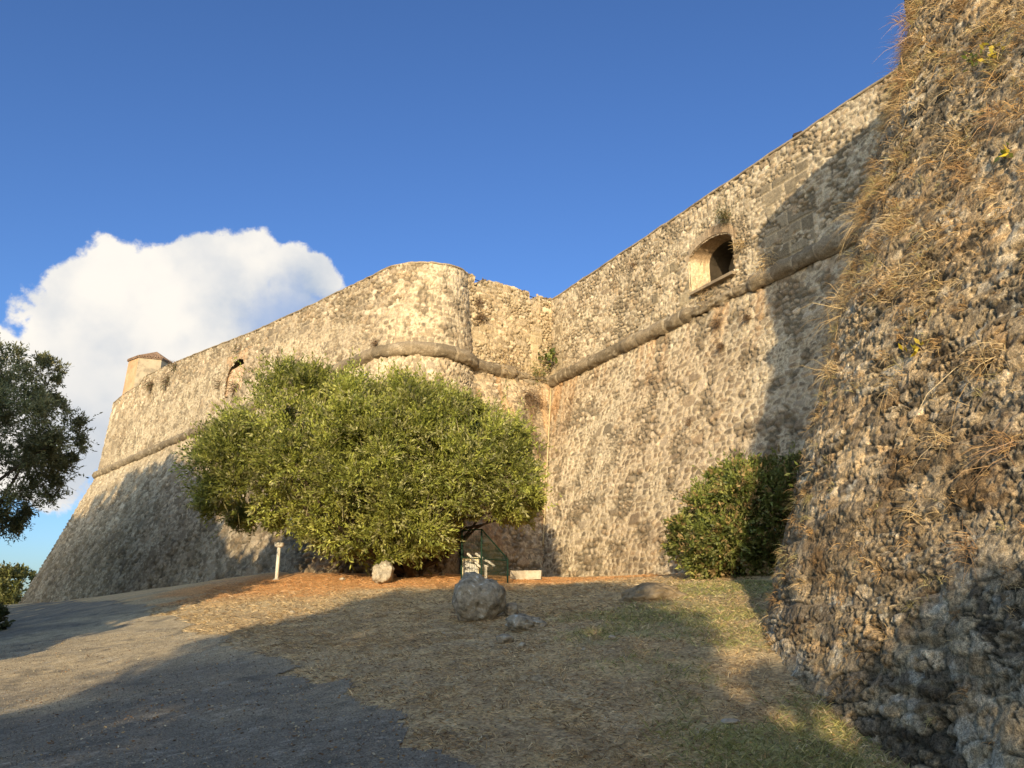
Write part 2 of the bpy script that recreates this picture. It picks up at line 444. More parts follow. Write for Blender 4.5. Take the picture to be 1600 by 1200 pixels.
def pathcol(x, y):
    n1 = fbm(x * .7, y * .7, 71, 4); n2 = fbm(x * 16, y * 16, 73, 2); n3 = fbm(x * 3, y * 3, 77, 4)
    a = np.array((.195, .175, .14)); b = np.array((.46, .37, .235)); dk = np.array((.09, .088, .08))
    far = sstep(8.5, 13.5, y + (n1 - .5) * 5) * sstep(-13, -8, x + (n1 - .5) * 4)
    c = lerp(a, b, np.clip(far * .75 + sstep(.55, .75, n1) * .25, 0, 1)[..., None])
    c = lerp(c, dk, (sstep(.60, .75, n3) * .5)[..., None])
    c = lerp(c, np.array((.30, .28, .24)), (sstep(.70, .86, n2) * .6)[..., None])
    return c * (.74 + .76 * n2)[..., None]

def axis(a, b, fine0, fine1, step, grow=1.12):
    """non-uniform grid line: even inside fine0..fine1, growing outside"""
    v = list(np.arange(fine0, fine1, step)); d = step; x = v[-1]
    while x < b:
        d = min(d * grow, 120); x += d; v.append(x)
    d = step; x = v[0]; pre = []
    while x > a:
        d = min(d * grow, 120); x -= d; pre.append(x)
    return np.array(pre[::-1] + v)
gx = axis(-1500, 1500, -10, 5.5, .07); gy = axis(-900, 2500, 4.6, 25.5, .07)
X, Y = np.meshgrid(gx, gy, indexing='ij')
Z = gz(X, Y) + gdet(X, Y)
ground = grid_obj('ground', np.stack([X, Y, Z], -1), M_GROUND, grasscol(X, Y))
tag(ground, kind='structure')
px_ = np.arange(-31, .3, .07); py_ = axis(-6, 43, 4.6, 20, .06, 1.04)
PX, PY = np.meshgrid(px_, py_, indexing='ij')
wx = PX + (fbm(PX * 1.6, PY * 1.6, 91, 4) - .5) * 1.1; wy = PY + (fbm(PX * 1.6 + 7, PY * 1.6, 95, 4) - .5) * 1.1
ins = inpoly(wx, wy, PATH)
PZ = gz(PX, PY) + gdet(PX, PY) * .8 + .012 + (fbm(PX * 30, PY * 30, 99, 2) - .5) * .008
PZ = np.maximum(PZ, gz(PX, PY) + gdet(PX, PY) + .005)
path = grid_obj('path', np.stack([PX, PY, PZ], -1), M_PATH, pathcol(PX, PY), hole=~(ins[:-1, :-1] & ins[1:, 1:] & ins[1:, :-1] & ins[:-1, 1:]))
tag(path, kind='structure')

# ------------------------------------------------------------------ fortress walls
HC = 9.56
PAL_TAN = [(.33, .265, .185), (.28, .22, .15), (.38, .31, .22), (.23, .18, .125), (.33, .25, .165), (.46, .38, .28), (.26, .215, .155)]
PAL_BROWN = [(.33, .25, .165), (.27, .20, .13), (.42, .33, .23), (.22, .17, .115), (.36, .26, .16), (.47, .39, .29), (.30, .24, .18)]
PAL_GREY = [(.30, .25, .18), (.37, .31, .225), (.22, .19, .15), (.45, .38, .28), (.52, .46, .37), (.16, .14, .115), (.38, .29, .19), (.34, .28, .20)]
def rect_blocks(s, h, disp, col, rects, seed=5):
    """smooth squared blocks set into the rubble: (s0,s1,h0,h1,block w,block h,colour,fade)"""
    for k, (s0, s1, h0, h1, bw, bh, c, prob) in enumerate(rects):
        jx = (fbm(s * 2, h * 2, seed + k, 2) - .5) * .12
        m = (s + jx > s0) & (s + jx < s1) & (h > h0) & (h < h1)
        r = np.floor((h - h0) / bh); o = (r % 2) * .5
        u = (s - s0) / bw + o; bi = np.floor(u)
        fu = np.minimum(u - bi, 1 - (u - bi)) * bw; fh = (h - h0) / bh - r; fh = np.minimum(fh, 1 - fh) * bh
        e = np.minimum(fu, fh)
        hh = hsh(bi, r, seed + k + 11)
        m &= (hh < prob) & (fbm(s * 2.6, h * 2.6, seed + 77, 3) < .60)
        blk = sstep(.008, .035, e)
        cc = np.array(c) * (.75 + .5 * ((hh * 7.7) % 1))[..., None]
        mc = np.array((.46, .38, .27))
        cc = lerp(mc, cc, blk[..., None]) * (.85 + .3 * fbm(s * 6, h * 6, seed + 3, 3))[..., None]
        disp = np.where(m, -.01 + (.035 + .03 * hh) * blk + (fbm(s * 7, h * 7, seed + 78, 3) - .5) * .03, disp)
        col = np.where(m[..., None], cc, col)
    return disp, col
def sheet(name, P, Nn, disp, col, mat, parent, hole=None, smooth=True):
    P3 = P + Nn * disp[..., None]
    return grid_obj(name, P3, mat, col, hole, parent, smooth)
def n3(n2, shape, slope=0.0):
    v = np.zeros(shape + (3,)); v[..., 0] = n2[0]; v[..., 1] = n2[1]; v[..., 2] = slope
    return v / np.linalg.norm(v, axis=-1, keepdims=True)
INS = .25
BAT = .33
def offz(z, b=BAT, bu=.06):
    return np.where(z < HC, b * (HC - z), -bu * (z - HC))

# ---- left bastion
LB = empty('bastion', (-14, 36, .5), 'tall sunlit stone bastion on the left with rounded shoulder, sloping base and sharp far corner', 'bastion')
nL = hd(-131.4); uL = hd(-41.4)
CL = np.array([-3.9, 31.15]); rL = 2.5 - INS
TL = CL + nL * rL; LL = 41.2
SL = TL + uL * LL
nL2 = hd(-35.4)
mit = (nL + nL2) / (1 + nL @ nL2)
topS = np.array([0, 2.3, 5.9, 13.8, 21.4, 26.8, 27.2, 33.2, 34.2, 37.7, 42]); topZ = np.array([13.3, 13.42, 13.62, 14.2, 15.0, 15.5, 15.55, 15.95, 15.5, 15.6, 15.3])
def left_pts(S_, Z_, s_off=0):
    t = S_ / LL; o = offz(Z_)[..., None]
    E0 = TL + nL * o; E1 = SL + mit * o
    xy = E0 + (E1 - E0) * t[..., None]
    return np.concatenate([xy, Z_[..., None]], -1)
def sg(a, b, d): return np.linspace(a, b, max(2, int(round((b - a) / d)) + 1))
def drips(S_, Z_, c_, seed):
    """dark run-off streaks below the cordon"""
    st = sstep(.50, .70, fbm(S_ * 2.4, Z_ * .16, seed, 4)) * sstep(5.0, 9.3, Z_ + (vn(S_ * 1.3, S_ * 0, seed + 7) - .5) * 4)
    return lerp(c_, c_ * np.array((.60, .54, .48)), (st * .45)[..., None])
def left_upper(S_, Z_, T_):
    d_, c_ = masonry(S_, Z_, .32, .21, .05, .17, PAL_TAN, (.50, .42, .30), .45, seed=21, big=.04)
    d2, c2 = masonry(S_, Z_, .36, .19, .06, .09, [tuple(1.1 * q for q in p_) for p_ in PAL_TAN], (.46, .38, .28), .60, seed=27)
    mx = sstep(.42, .58, fbm(S_ * .3, Z_ * .5, 29, 3) + (T_ - .55) * .35)
    return lerp(d_, d2, mx), lerp(c_, c2, mx[..., None])
def left_lower(S_, Z_):
    d_, c_ = masonry(S_, Z_ * 1.05, .38, .22, .075, .12, PAL_TAN, (.50, .43, .32), .56, seed=11, big=.15, rough=.03)
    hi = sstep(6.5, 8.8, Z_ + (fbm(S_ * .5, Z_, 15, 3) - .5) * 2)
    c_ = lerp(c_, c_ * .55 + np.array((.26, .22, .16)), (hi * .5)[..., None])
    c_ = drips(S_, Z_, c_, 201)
    return d_, lerp(c_, c_ * np.array((.52, .50, .47)), (sstep(6.0, 2.0, Z_ + (fbm(S_ * .4, Z_ * .6, 19, 3) - .5) * 3) * .75)[..., None])  # weathered wall foot; its colour also carries part of the tree shade
# scarp (below the cordon)
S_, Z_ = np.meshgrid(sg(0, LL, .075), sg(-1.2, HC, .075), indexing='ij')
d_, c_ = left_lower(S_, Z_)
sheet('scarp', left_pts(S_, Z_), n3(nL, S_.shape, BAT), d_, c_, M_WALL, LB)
# parapet wall (above the cordon) with one bricked up window
S_, T_ = np.meshgrid(sg(0, LL, .07), np.linspace(0, 1, 84), indexing='ij')
ztop = np.interp(S_, topS, topZ) + (fbm(S_ * 2.2, S_ * 0, 23, 3) - .5) * .08
Z_ = HC + (ztop - HC) * T_
d_, c_ = left_upper(S_, Z_, T_)
GB = (.235, .19, .135)
d_, c_ = rect_blocks(S_, Z_, d_, c_, [(36.5, 41.4, 9.8, 15.2, .75, .42, (.30, .24, .165), .62), (36.8, 41.2, 9.9, 15.0, .9, .62, (.50, .42, .31), .25),
    (19.2, 19.95, 10.6, 14.6, .55, .42, GB, .75), (9.8, 11.2, 12.2, 13.7, .8, .5, GB, .9), (6.3, 7.4, 12.3, 12.9, .6, .4, GB, .53), (1.2, 1.9, 11.9, 12.5, .4, .3, GB, .7),
    (13.25, 16.6, 12.55, 13.35, .13, .45, (.42, .26, .15), .75)], 31)
def arch_in(S, Z, s0, s1, zb, zs, zt):
    """inside an arched opening: jambs s0..s1, sill zb, springing zs, crown zt"""
    t = (S - (s0 + s1) / 2) / ((s1 - s0) / 2)
    return (np.abs(t) < 1) & (Z > zb) & (Z < zs + (zt - zs) * np.sqrt(np.clip(1 - t * t, 0, 1)))
hole = arch_in(S_, Z_, 13.75, 16.1, 10.95, 12.1, 12.95)
sheet('parapet_wall', left_pts(S_, Z_), n3(nL, S_.shape, 0), d_, c_, M_WALL, LB, hole=(hole[:-1, :-1] & hole[1:, 1:]))
# bricked-up window: recess and brick infill
def pL(s, z, depth):
    q = TL + uL * s + nL * (offz(np.array(z)) - depth)
    return (float(q[0]), float(q[1]), float(z))
wb = MB()
K_ = 14
def archring(fn, s0, s1, zb, zs, zt, dep, k=K_):
    pts = [fn(s0, zb, dep)]
    for i in range(k + 1):
        t = -1 + 2 * i / k
        pts.append(fn((s0 + s1) / 2 + t * (s1 - s0) / 2, zs + (zt - zs) * math.sqrt(max(0, 1 - t * t)), dep))
    pts.append(fn(s1, zb, dep)); return pts
def tunnel(mb, r0, r1, back=False):
    n = len(r0)
    for i in range(n):
        j = (i + 1) % n
        mb.add([r0[i], r0[j], r1[j], r1[i]], [(0, 1, 2, 3)])
    if back: mb.add(r1, [tuple(range(n))])
tunnel(wb, archring(pL, 13.7, 16.15, 10.9, 12.1, 13.0, -.03), archring(pL, 13.8, 16.05, 10.9, 12.1, 12.9, 2.4), True)
win = wb.build('window', M_COPE, LB)
S_, Z_ = np.meshgrid(sg(13.6, 16.25, .05), sg(10.85, 12.55, .04), indexing='ij')
d_, c_ = masonry(S_, Z_, .24, .075, .02, .1, [(.50, .34, .22), (.44, .28, .17), (.55, .40, .27)], (.50, .40, .28), .5, seed=35, jit=.3)
bi = sheet('brick_infill', left_pts(S_, Z_) - n3(nL, S_.shape) * .10, n3(nL, S_.shape), d_, c_, M_WALL, win)
# shoulder (rounded corner of the bastion)
def kang(a): return lerp(.12, 1.0, sstep(120, 190, a))
def arcL(A, Z_, dr=0):
    o = offz(Z_); o = np.where(Z_ < HC, o * kang(A), o)
    r = rL + o + dr
    a = np.radians(A)
    return np.stack([CL[0] + np.sin(a) * r, CL[1] + np.cos(a) * r, Z_], -1)
def arcN(A, slope=0):
    a = np.radians(A); v = np.stack([np.sin(a), np.cos(a), np.full(A.shape, slope)], -1)
    return v / np.linalg.norm(v, axis=-1, keepdims=True)
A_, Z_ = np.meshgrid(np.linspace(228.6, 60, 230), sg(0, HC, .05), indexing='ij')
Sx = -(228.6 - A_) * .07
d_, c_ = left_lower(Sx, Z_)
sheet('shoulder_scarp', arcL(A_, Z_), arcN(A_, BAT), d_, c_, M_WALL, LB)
A_, T_ = np.meshgrid(np.linspace(228.6, 60, 190), np.linspace(0, 1, 66), indexing='ij')
ztop = np.interp(228.6 - A_, [0, 50, 110, 170], [13.3, 13.35, 13.5, 13.5]) + (fbm(A_ * .15, A_ * 0, 45, 3) - .5) * .1
Z_ = HC + (ztop - HC) * T_
Sx = -(228.6 - A_) * .042
d_, c_ = left_upper(Sx, Z_, T_)
d_, c_ = rect_blocks(Sx, Z_, d_, c_, [(-6.8, -1.2, 9.7, 10.45, .85, .42, (.33, .26, .175), .53), (-2.9, -2.3, 11.3, 11.9, .5, .3, GB, .6)], 49)
sheet('shoulder_parapet', arcL(A_, Z_), arcN(A_), d_, c_, M_WALL, LB)

def cordon_mesh(name, path_pts, normals, parent, seed, rad=.31, broken=None):
    """half-round stone string course swept along a plan path (stone by stone)"""
    path_pts = np.array(path_pts); normals = np.array(normals)
    seg = np.r_[0, np.cumsum(np.hypot(*np.diff(path_pts, axis=0).T))]
    n = int(seg[-1] / .05); s = np.linspace(0, seg[-1], n)
    px = np.interp(s, seg, path_pts[:, 0]); py = np.interp(s, seg, path_pts[:, 1])
    nx = np.interp(s, seg, normals[:, 0]); ny = np.interp(s, seg, normals[:, 1])
    th = np.linspace(-1.25, 1.45, 14)
    Sg, Th = np.meshgrid(s, th, indexing='ij')
    bl = np.floor(Sg / .85 + hsh(np.floor(Sg / .85), Sg * 0, seed) * .0)
    fr = np.minimum(Sg / .85 - bl, 1 - (Sg / .85 - bl)) * .85
    h1 = hsh(bl, bl * 0, seed + 1)
    r = rad * (.96 + .08 * h1) - .03 * (1 - sstep(.0, .03, fr)) + (fbm(Sg * 3, Th * 2, seed + 2, 4) - .5) * .15
    if broken is not None:
        for (b0, b1, amt) in broken:
            bm = sstep(b0 - .25, b0, Sg) * sstep(b1 + .25, b1, Sg)
            r = r - bm * amt * (.5 + fbm(Sg * 5, Th * 3, seed + 9, 3))
    out = r * np.cos(Th) ; up = r * np.sin(Th) * .95
    P = np.stack([px[:, None] + nx[:, None] * out, py[:, None] + ny[:, None] * out, HC - .02 + up], -1)
    c = np.array((.20, .16, .11)) * (.75 + .5 * h1)[..., None] * (.75 + .5 * fbm(Sg * 2.5, Th * 2, seed + 4, 4))[..., None]
    c = lerp(c, np.array((.50, .42, .30)), ((1 - sstep(.0, .03, fr)) * .7)[..., None])
    c = lerp(c, np.array((.42, .36, .27)), (sstep(.62, .75, fbm(Sg * 4, Th * 3, seed + 6, 4)) * .6)[..., None])
    return grid_obj(name, P, M_WALL, c, None, parent)
pts = [SL + nL * .02 + uL * .25, TL + nL * .02]; nr = [nL, nL]
for a in np.linspace(228.6, 66, 40)[1:]:
    v = hd(a); pts.append(CL + v * (rL + .02)); nr.append(v)
cordon_mesh('cordon', pts, nr, LB, 51)
# second face beyond the salient, and solid backing so the walls have thickness
def quadstrip(name, lists, mat, parent, colr):
    P = np.array(lists, float)
    return grid_obj(name, P, mat, np.ones(P.shape) * np.array(colr), None, parent, smooth=False)
zz = [-2, HC, 15.4]
far = SL + hd(54.6) * 30
def o_(z): return float(offz(np.array(float(z))))
rows = []
for z in zz:
    a = SL + mit * o_(z); b = far + nL2 * o_(z)
    S2, _q = np.meshgrid(np.linspace(0, 1, 150), [0], indexing='ij')
    rows.append([(a[0] + (b[0] - a[0]) * t, a[1] + (b[1] - a[1]) * t, z) for t in np.linspace(0, 1, 150)])
quadstrip('far_face', rows, M_WALL, LB, (.38, .30, .2))
def top_cap(name, front, back, parent, mat=None):
    """flat masonry top between the front edge polyline and the inner edge"""
    n = len(front); V = []
    for f, b in zip(front, back):
        V.append([f, b, (b[0], b[1], b[2] - 3.5)])
    return grid_obj(name, np.array(V, float), mat or M_COPE, None, None, parent, smooth=False)
def coping_strip(fr_pts, nrm, w=1.6, th=.06, over=.045, seed=3):
    """row of coping slabs following the wall top: list of cross sections"""
    V = []
    for i, (p, n) in enumerate(zip(fr_pts, nrm)):
        j = (vn(np.array([i * .7]), np.array([0.0]), seed)[0] - .5) * .05
        a = np.array([p[0] + n[0] * over, p[1] + n[1] * over]); b = np.array([p[0] - n[0] * w, p[1] - n[1] * w]); a0 = np.array([p[0] - n[0] * .05, p[1] - n[1] * .05])
        z = p[2] + j
        V.append([(a0[0], a0[1], z - .02), (a[0], a[1], z - .01), (a[0], a[1], z + th), (b[0], b[1], z + th), (b[0], b[1], z - 3.2)])
    return np.array(V)
fr, nn = [], []
for s in np.linspace(LL, 0, 160):
    z = float(np.interp(s, topS, topZ)); q = TL + uL * s + nL * o_(z) 
    if s > 40.5: q = SL + mit * o_(z)
    fr.append((q[0], q[1], z)); nn.append(nL)
for a in np.linspace(228.6, 60, 40)[1:]:
    z = float(np.interp(228.6 - a, [0, 50, 110, 170], [13.3, 13.35, 13.5, 13.5])); v = hd(a)
    q = CL + v * (rL + o_(z)); fr.append((q[0], q[1], z)); nn.append(v)
V = coping_strip(fr, nn, 1.4)
grid_obj('coping', V, M_COPE, None, None, LB, smooth=False)

# sentry box on the far corner
SBc = TL + uL * 37.8 - nL * 1.95
SB = empty('sentry_box', (float(SBc[0]), float(SBc[1]), 15.0), 'small plastered sentry box with clay tiled roof on the far corner of the left bastion', 'sentry box')
def prism(mb, c, rr, k, z0, z1, a0, r1=None, skip=()):
    r1 = r1 or rr
    v0 = [(c[0] + math.sin(a0 + 2 * math.pi * i / k) * rr, c[1] + math.cos(a0 + 2 * math.pi * i / k) * rr, z0) for i in range(k)]
    v1 = [(c[0] + math.sin(a0 + 2 * math.pi * i / k) * r1, c[1] + math.cos(a0 + 2 * math.pi * i / k) * r1, z1) for i in range(k)]
    mb.add(v0 + v1, [(i, (i + 1) % k, k + (i + 1) % k, k + i) for i in range(k) if i not in skip])
    return v0, v1
b_ = MB()
v0, v1 = prism(b_, SBc, 1.85, 6, 13.4, 18.5, R(8), 1.62)
b_.add(v1, [tuple(range(6))])
sbw = b_.build('wall', M_PLAST, SB)
b_ = MB()
# pale plaster coat on the two right-hand sides
for i in (1, 2):
    j = (i + 1) % 6
    c0 = np.array([SBc[0], SBc[1]])
    def outp(v, k): 
        q = np.array(v[:2]); q = c0 + (q - c0) * k; return (q[0], q[1], v[2])
    b_.add([outp(v0[i], 1.012), outp(v0[j], 1.012), outp(v1[j], 1.012), outp(v1[i], 1.012)], [(0, 1, 2, 3)])
b_.build('plaster_coat', M_PLASTP, SB)
b_ = MB()
# tiled roof: rows of tile ribs running down to oversailing eaves
ap = (SBc[0] - uL[0] * 1.2, SBc[1] - uL[1] * 1.2, 19.1)
for i in range(6):
    j = (i + 1) % 6
    e0 = np.array(outp(v1[i], 1.08)); e1 = np.array(outp(v1[j], 1.08)); e0[2] = e1[2] = 18.47
    nseg = 9
    for k in range(nseg):
        a = e0 + (e1 - e0) * k / nseg; b = e0 + (e1 - e0) * (k + 1) / nseg; m = (a + b) / 2 + np.array((0, 0, .10))
        lo = np.array((0, 0, -.09))
        b_.add([a, m, b, ap, a + lo, b + lo], [(0, 1, 3), (1, 2, 3), (0, 4, 5, 2), (4, 0, 1), (1, 2, 5)])
b_.build('roof', M_TILE, SB)
b_ = MB()
i = 1; j = 2
a = np.array(outp(v0[i], 1.02)); b = np.array(outp(v0[j], 1.02)); at = np.array(outp(v1[i], 1.02)); bt = np.array(outp(v1[j], 1.02))
def on(u, w): return tuple((a * (1 - u) + b * u) * (1 - w) + (at * (1 - u) + bt * u) * w)
ring = [on(.45, .78)] + [on(.65 + .20 * math.cos(t), .86 + .06 * math.sin(t)) for t in np.linspace(math.pi, 0, 9)] + [on(.85, .78)]
b_.add(ring, [tuple(range(len(ring)))])
b_.build('window', M_DARK, SB)

# ---- curtain wall
nK = hd(-117.2); dK = hd(152.8); K0 = np.array([1.73, 33.3]) - nK * INS
nF = hd(142); dF = hd(232); F0 = np.array([1.73, 33.3]) - nF * INS
BC = .22
CW = empty('curtain_wall', (5, 24, .6), 'long straight sunlit stone wall running from the inner corner towards the near bastion', 'wall')
def plane_pts(p0, d, n, S_, Z_, b):
    o = offz(Z_, b, .0)[..., None]
    xy = p0 + d * S_[..., None] + n * o
    return np.concatenate([xy, Z_[..., None]], -1)
S_, Z_ = np.meshgrid(sg(-2.5, 26, .037), sg(-.2, HC, .04), indexing='ij')
d_, c_ = masonry(S_, Z_, .30, .20, .05, .19, PAL_TAN, (.52, .44, .32), .45, seed=61, big=.04)
c_ = drips(S_, Z_, c_, 211)
w = fbm(S_ * .25, Z_ * .3, 63, 3)
c_ = lerp(c_, c_ * np.array((.90, .87, .85)), sstep(.45, .62, w)[..., None])
stn = sstep(2.2, .2, S_) * sstep(.35, .6, fbm(S_ * 3, Z_ * .35, 65, 4)) * sstep(4, 8, Z_)
stn = np.maximum(stn, sstep(.55, .75, fbm(S_ * 2.6, Z_ * .22, 67, 3)) * sstep(6.5, 9.5, Z_) * .6)
c_ = lerp(c_, np.array((.42, .23, .10)) * (.7 + .6 * fbm(S_ * 6, Z_ * 2, 68, 3))[..., None], (stn * .65)[..., None])
sheet('scarp', plane_pts(K0, dK, nK, S_, Z_, BC), n3(nK, S_.shape, BC), d_, c_, M_WALL, CW)
CT = 13.5
S_, T_ = np.meshgrid(sg(-2.5, 26, .037), np.linspace(0, 1, 104), indexing='ij')
ztop = CT + (fbm(S_ * 2.2, S_ * 0, 71, 3) - .5) * .08
Z_ = HC + (ztop - HC) * T_
d_, c_ = masonry(S_, Z_, .26, .16, .045, .12, [tuple(1.12 * q for q in p_) for p_ in PAL_TAN], (.50, .43, .32), .53, seed=73, big=.04)
d_, c_ = rect_blocks(S_, Z_, d_, c_, [(7.3, 8.75, 10.2, 11.9, .72, .42, (.25, .205, .14), .53), (13.0, 14.9, 9.9, 12.6, .95, .48, (.26, .215, .15), .75), (8.8, 9.5, 10.0, 10.9, .7, .5, (.33, .27, .18), .53), (.1, .75, 10.0, 12.2, .5, .42, (.30, .24, .16), .7)], 75)
# brick arch ring round the gun port
tt = (S_ - 10.55) / 1.12
zr = 11.45 + .5 * np.sqrt(np.clip(1 - tt * tt, 0, 1))
ringm = (np.abs(tt) < 1.12) & (Z_ > zr - .02) & (Z_ < zr + .36)
bk = np.floor(S_ / .075); fb = np.abs(S_ / .075 - bk - .5)
bc = np.array((.30, .215, .135)) * (.7 + .6 * hsh(bk, bk * 0, 79))[..., None]
c_ = np.where(ringm[..., None], lerp(bc, np.array((.46, .38, .28)), sstep(.34, .45, fb)[..., None]), c_)
d_ = np.where(ringm, .03 - .02 * sstep(.3, .45, fb), d_)
hole = arch_in(S_, Z_, 9.48, 11.62, 10.25, 11.45, 11.93)
sheet('parapet_wall', plane_pts(K0, dK, nK, S_, Z_, BC), n3(nK, S_.shape, 0), d_, c_, M_WALL, CW, hole=(hole[:-1, :-1] & hole[1:, 1:]))
def pK(s, z, depth):
    q = K0 + dK * s - nK * depth
    return (float(q[0]), float(q[1]), float(z))
# gun port: splayed throat with a dark core, and a stone sill
def splay(t):   # outline shrinking inwards
    s0 = lerp(9.42, 9.86, t); s1 = lerp(11.66, 11.5, t); zb = lerp(10.2, 10.42, t); zs = lerp(11.45, 11.35, t); zt = lerp(11.96, 11.85, t)
    return s0, s1, zb, zs, zt
rings = []
k = 40
for t in np.linspace(0, 1, 26):
    s0, s1, zb, zs, zt = splay(t)
    ring = []
    for i in range(13): ring.append(pK(s0, lerp(zb, zs, i / 12), -.05 + t * .58))
    for i in range(1, 26):
        q = -1 + 2 * i / 26
        ring.append(pK((s0 + s1) / 2 + q * (s1 - s0) / 2, zs + (zt - zs) * math.sqrt(max(0, 1 - q * q)), -.05 + t * .58))
    for i in range(13): ring.append(pK(s1, lerp(zs, zb, i / 12), -.05 + t * .58))
    for i in range(1, 12): ring.append(pK(lerp(s1, s0, i / 12), zb, -.05 + t * .58))
    ring.append(ring[0]); rings.append(ring)
P = np.array(rings)
uu = np.tile(np.arange(P.shape[1]) * .09, (P.shape[0], 1)); vv = np.tile(np.linspace(0, 1.5, P.shape[0])[:, None], (1, P.shape[1]))
dd, cc = masonry(uu, vv, .3, .18, .02, .1, [(.46, .36, .23), (.42, .32, .2), (.5, .41, .28)], (.5, .41, .28), .4, seed=81)
bm_ = (uu > 12 * .09) & (uu < 38 * .09)
cc = np.where(bm_[..., None], np.array((.24, .17, .105)) * (.7 + .6 * hsh(np.floor(uu / .06), uu * 0, 83))[..., None], cc)
gp = grid_obj('gun_port', P, M_WALL, cc, None, CW)
tag(gp, 'arched gun port opening with a brick arch above')
b_ = MB()
s0, s1, zb, zs, zt = splay(1.0)
r0 = [pK(s0, zb, .53)] + [pK((s0 + s1) / 2 + q * (s1 - s0) / 2, zs + (zt - zs) * math.sqrt(max(0, 1 - q * q)), .53) for q in np.linspace(-1, 1, 12)] + [pK(s1, zb, .53)]
s0 += .1; s1 += .9; zt += .2; zb -= .2
r1 = [pK(s0, zb, 4.2)] + [pK((s0 + s1) / 2 + q * (s1 - s0) / 2, zs + (zt - zs) * math.sqrt(max(0, 1 - q * q)), 4.2) for q in np.linspace(-1, 1, 12)] + [pK(s1, zb, 4.2)]
tunnel(b_, r0, r1, True)
b_.build('dark_chamber', M_DARK, gp)
b_ = MB(); q = K0 + dK * 10.6 + nK * .02
b_.box((q[0], q[1], 10.22), (2.1, .34, .10), R(-62.8))
b_.build('sill', M_COPE, gp)
pts = [K0 - dK * 2 + nK * .02, K0 + dK * 26 + nK * .02]
cordon_mesh('cordon', pts, [nK, nK], CW, 91, broken=[(11.6, 14.2, .12)])
fr = [(K0[0] + dK[0] * s, K0[1] + dK[1] * s, CT) for s in np.linspace(-2.5, 26, 90)]
V = coping_strip(fr, [nK] * 90, 1.4, seed=7)
grid_obj('coping', V[::-1], M_COPE, None, None, CW, smooth=False)

# ---- flank between the left bastion and the curtain
FL = empty('flank_wall', (-.5, 30, .53), 'short stone wall between the rounded bastion shoulder and the inner corner, with two notches in its top', 'wall')
S_, Z_ = np.meshgrid(sg(-2.5, 5.6, .045), sg(-.2, HC, .05), indexing='ij')
d_, c_ = masonry(S_, Z_, .30, .18, .06, .10, PAL_TAN, (.50, .40, .27), .52, seed=101, big=.1)
c_ = lerp(c_, np.array((.42, .24, .11)) * (.7 + .6 * fbm(S_ * 6, Z_ * 2, 103, 3))[..., None], (sstep(.55, .75, fbm(S_ * 2.2, Z_ * .4, 105, 4)) * .5)[..., None])
dk = sstep(1.0, .4, np.hypot((S_ - 1.6) / 1.0, (Z_ - 6.2) / 2.4)) * sstep(.4, .6, fbm(S_ * 2, Z_ * 2, 107, 3))
c_ = lerp(c_, c_ * .45, dk[..., None])
sheet('scarp', plane_pts(F0, dF, nF, S_, Z_, BC), n3(nF, S_.shape, BC), d_, c_, M_WALL, FL)
S_, Z_ = np.meshgrid(sg(-2.5, 5.6, .04), sg(HC, 13.64, .04), indexing='ij')
d_, c_ = masonry(S_, Z_, .30, .16, .07, .06, [(.42, .335, .22), (.37, .29, .19), (.34, .26, .165), (.46, .375, .26)], (.36, .285, .19), .62, seed=111, big=.15, rough=.03)
d_, c_ = rect_blocks(S_, Z_, d_, c_, [(3.45, 4.2, 9.9, 11.9, .7, .4, (.42, .33, .21), .95), (.25, .98, 9.9, 11.75, .68, .42, (.36, .285, .18), .95)], 113)
hole = (((S_ > .55) & (S_ < 1.0)) | ((S_ > 3.66) & (S_ < 4.1))) & (Z_ > 13.28)
topn = (fbm(S_ * 3, S_ * 0, 115, 3) - .5) * .05
hole |= Z_ > 13.60 + topn
sheet('parapet_wall', plane_pts(F0, dF, nF, S_, Z_, BC), n3(nF, S_.shape, 0), d_, c_, M_WALL, FL, hole=(hole[:-1, :-1] & hole[1:, 1:]))
b_ = MB()
for (a, b, z) in ((-2.5, .55, 13.56), (1.0, 3.66, 13.56), (4.1, 5.6, 13.56), (.5, 1.05, 13.26), (3.6, 4.15, 13.26)):
    q = F0 + dF * (a + b) / 2 - nF * .47
    b_.box((q[0], q[1], z - 2), (b - a - .004, .80 if z > 13.5 else .78, 4), R(38))
b_.build('wall_top', M_COPE, FL)
for (a, b) in ((.5, 1.05), (3.6, 4.15)):
    b_ = MB(); p = F0 + dF * a - nF * .2; q = F0 + dF * b - nF * .2
    b_.tube([(p[0], p[1], 13.54), (q[0], q[1], 13.55)], .018, 6)
    b_.build('iron_bar', M_IRON, FL)
cordon_mesh('cordon', [F0 - dF * 1.5 + nF * .02, F0 + dF * 5.2 + nF * .02], [nF, nF], FL, 121, broken=[(1.6, 3.3, .17)])

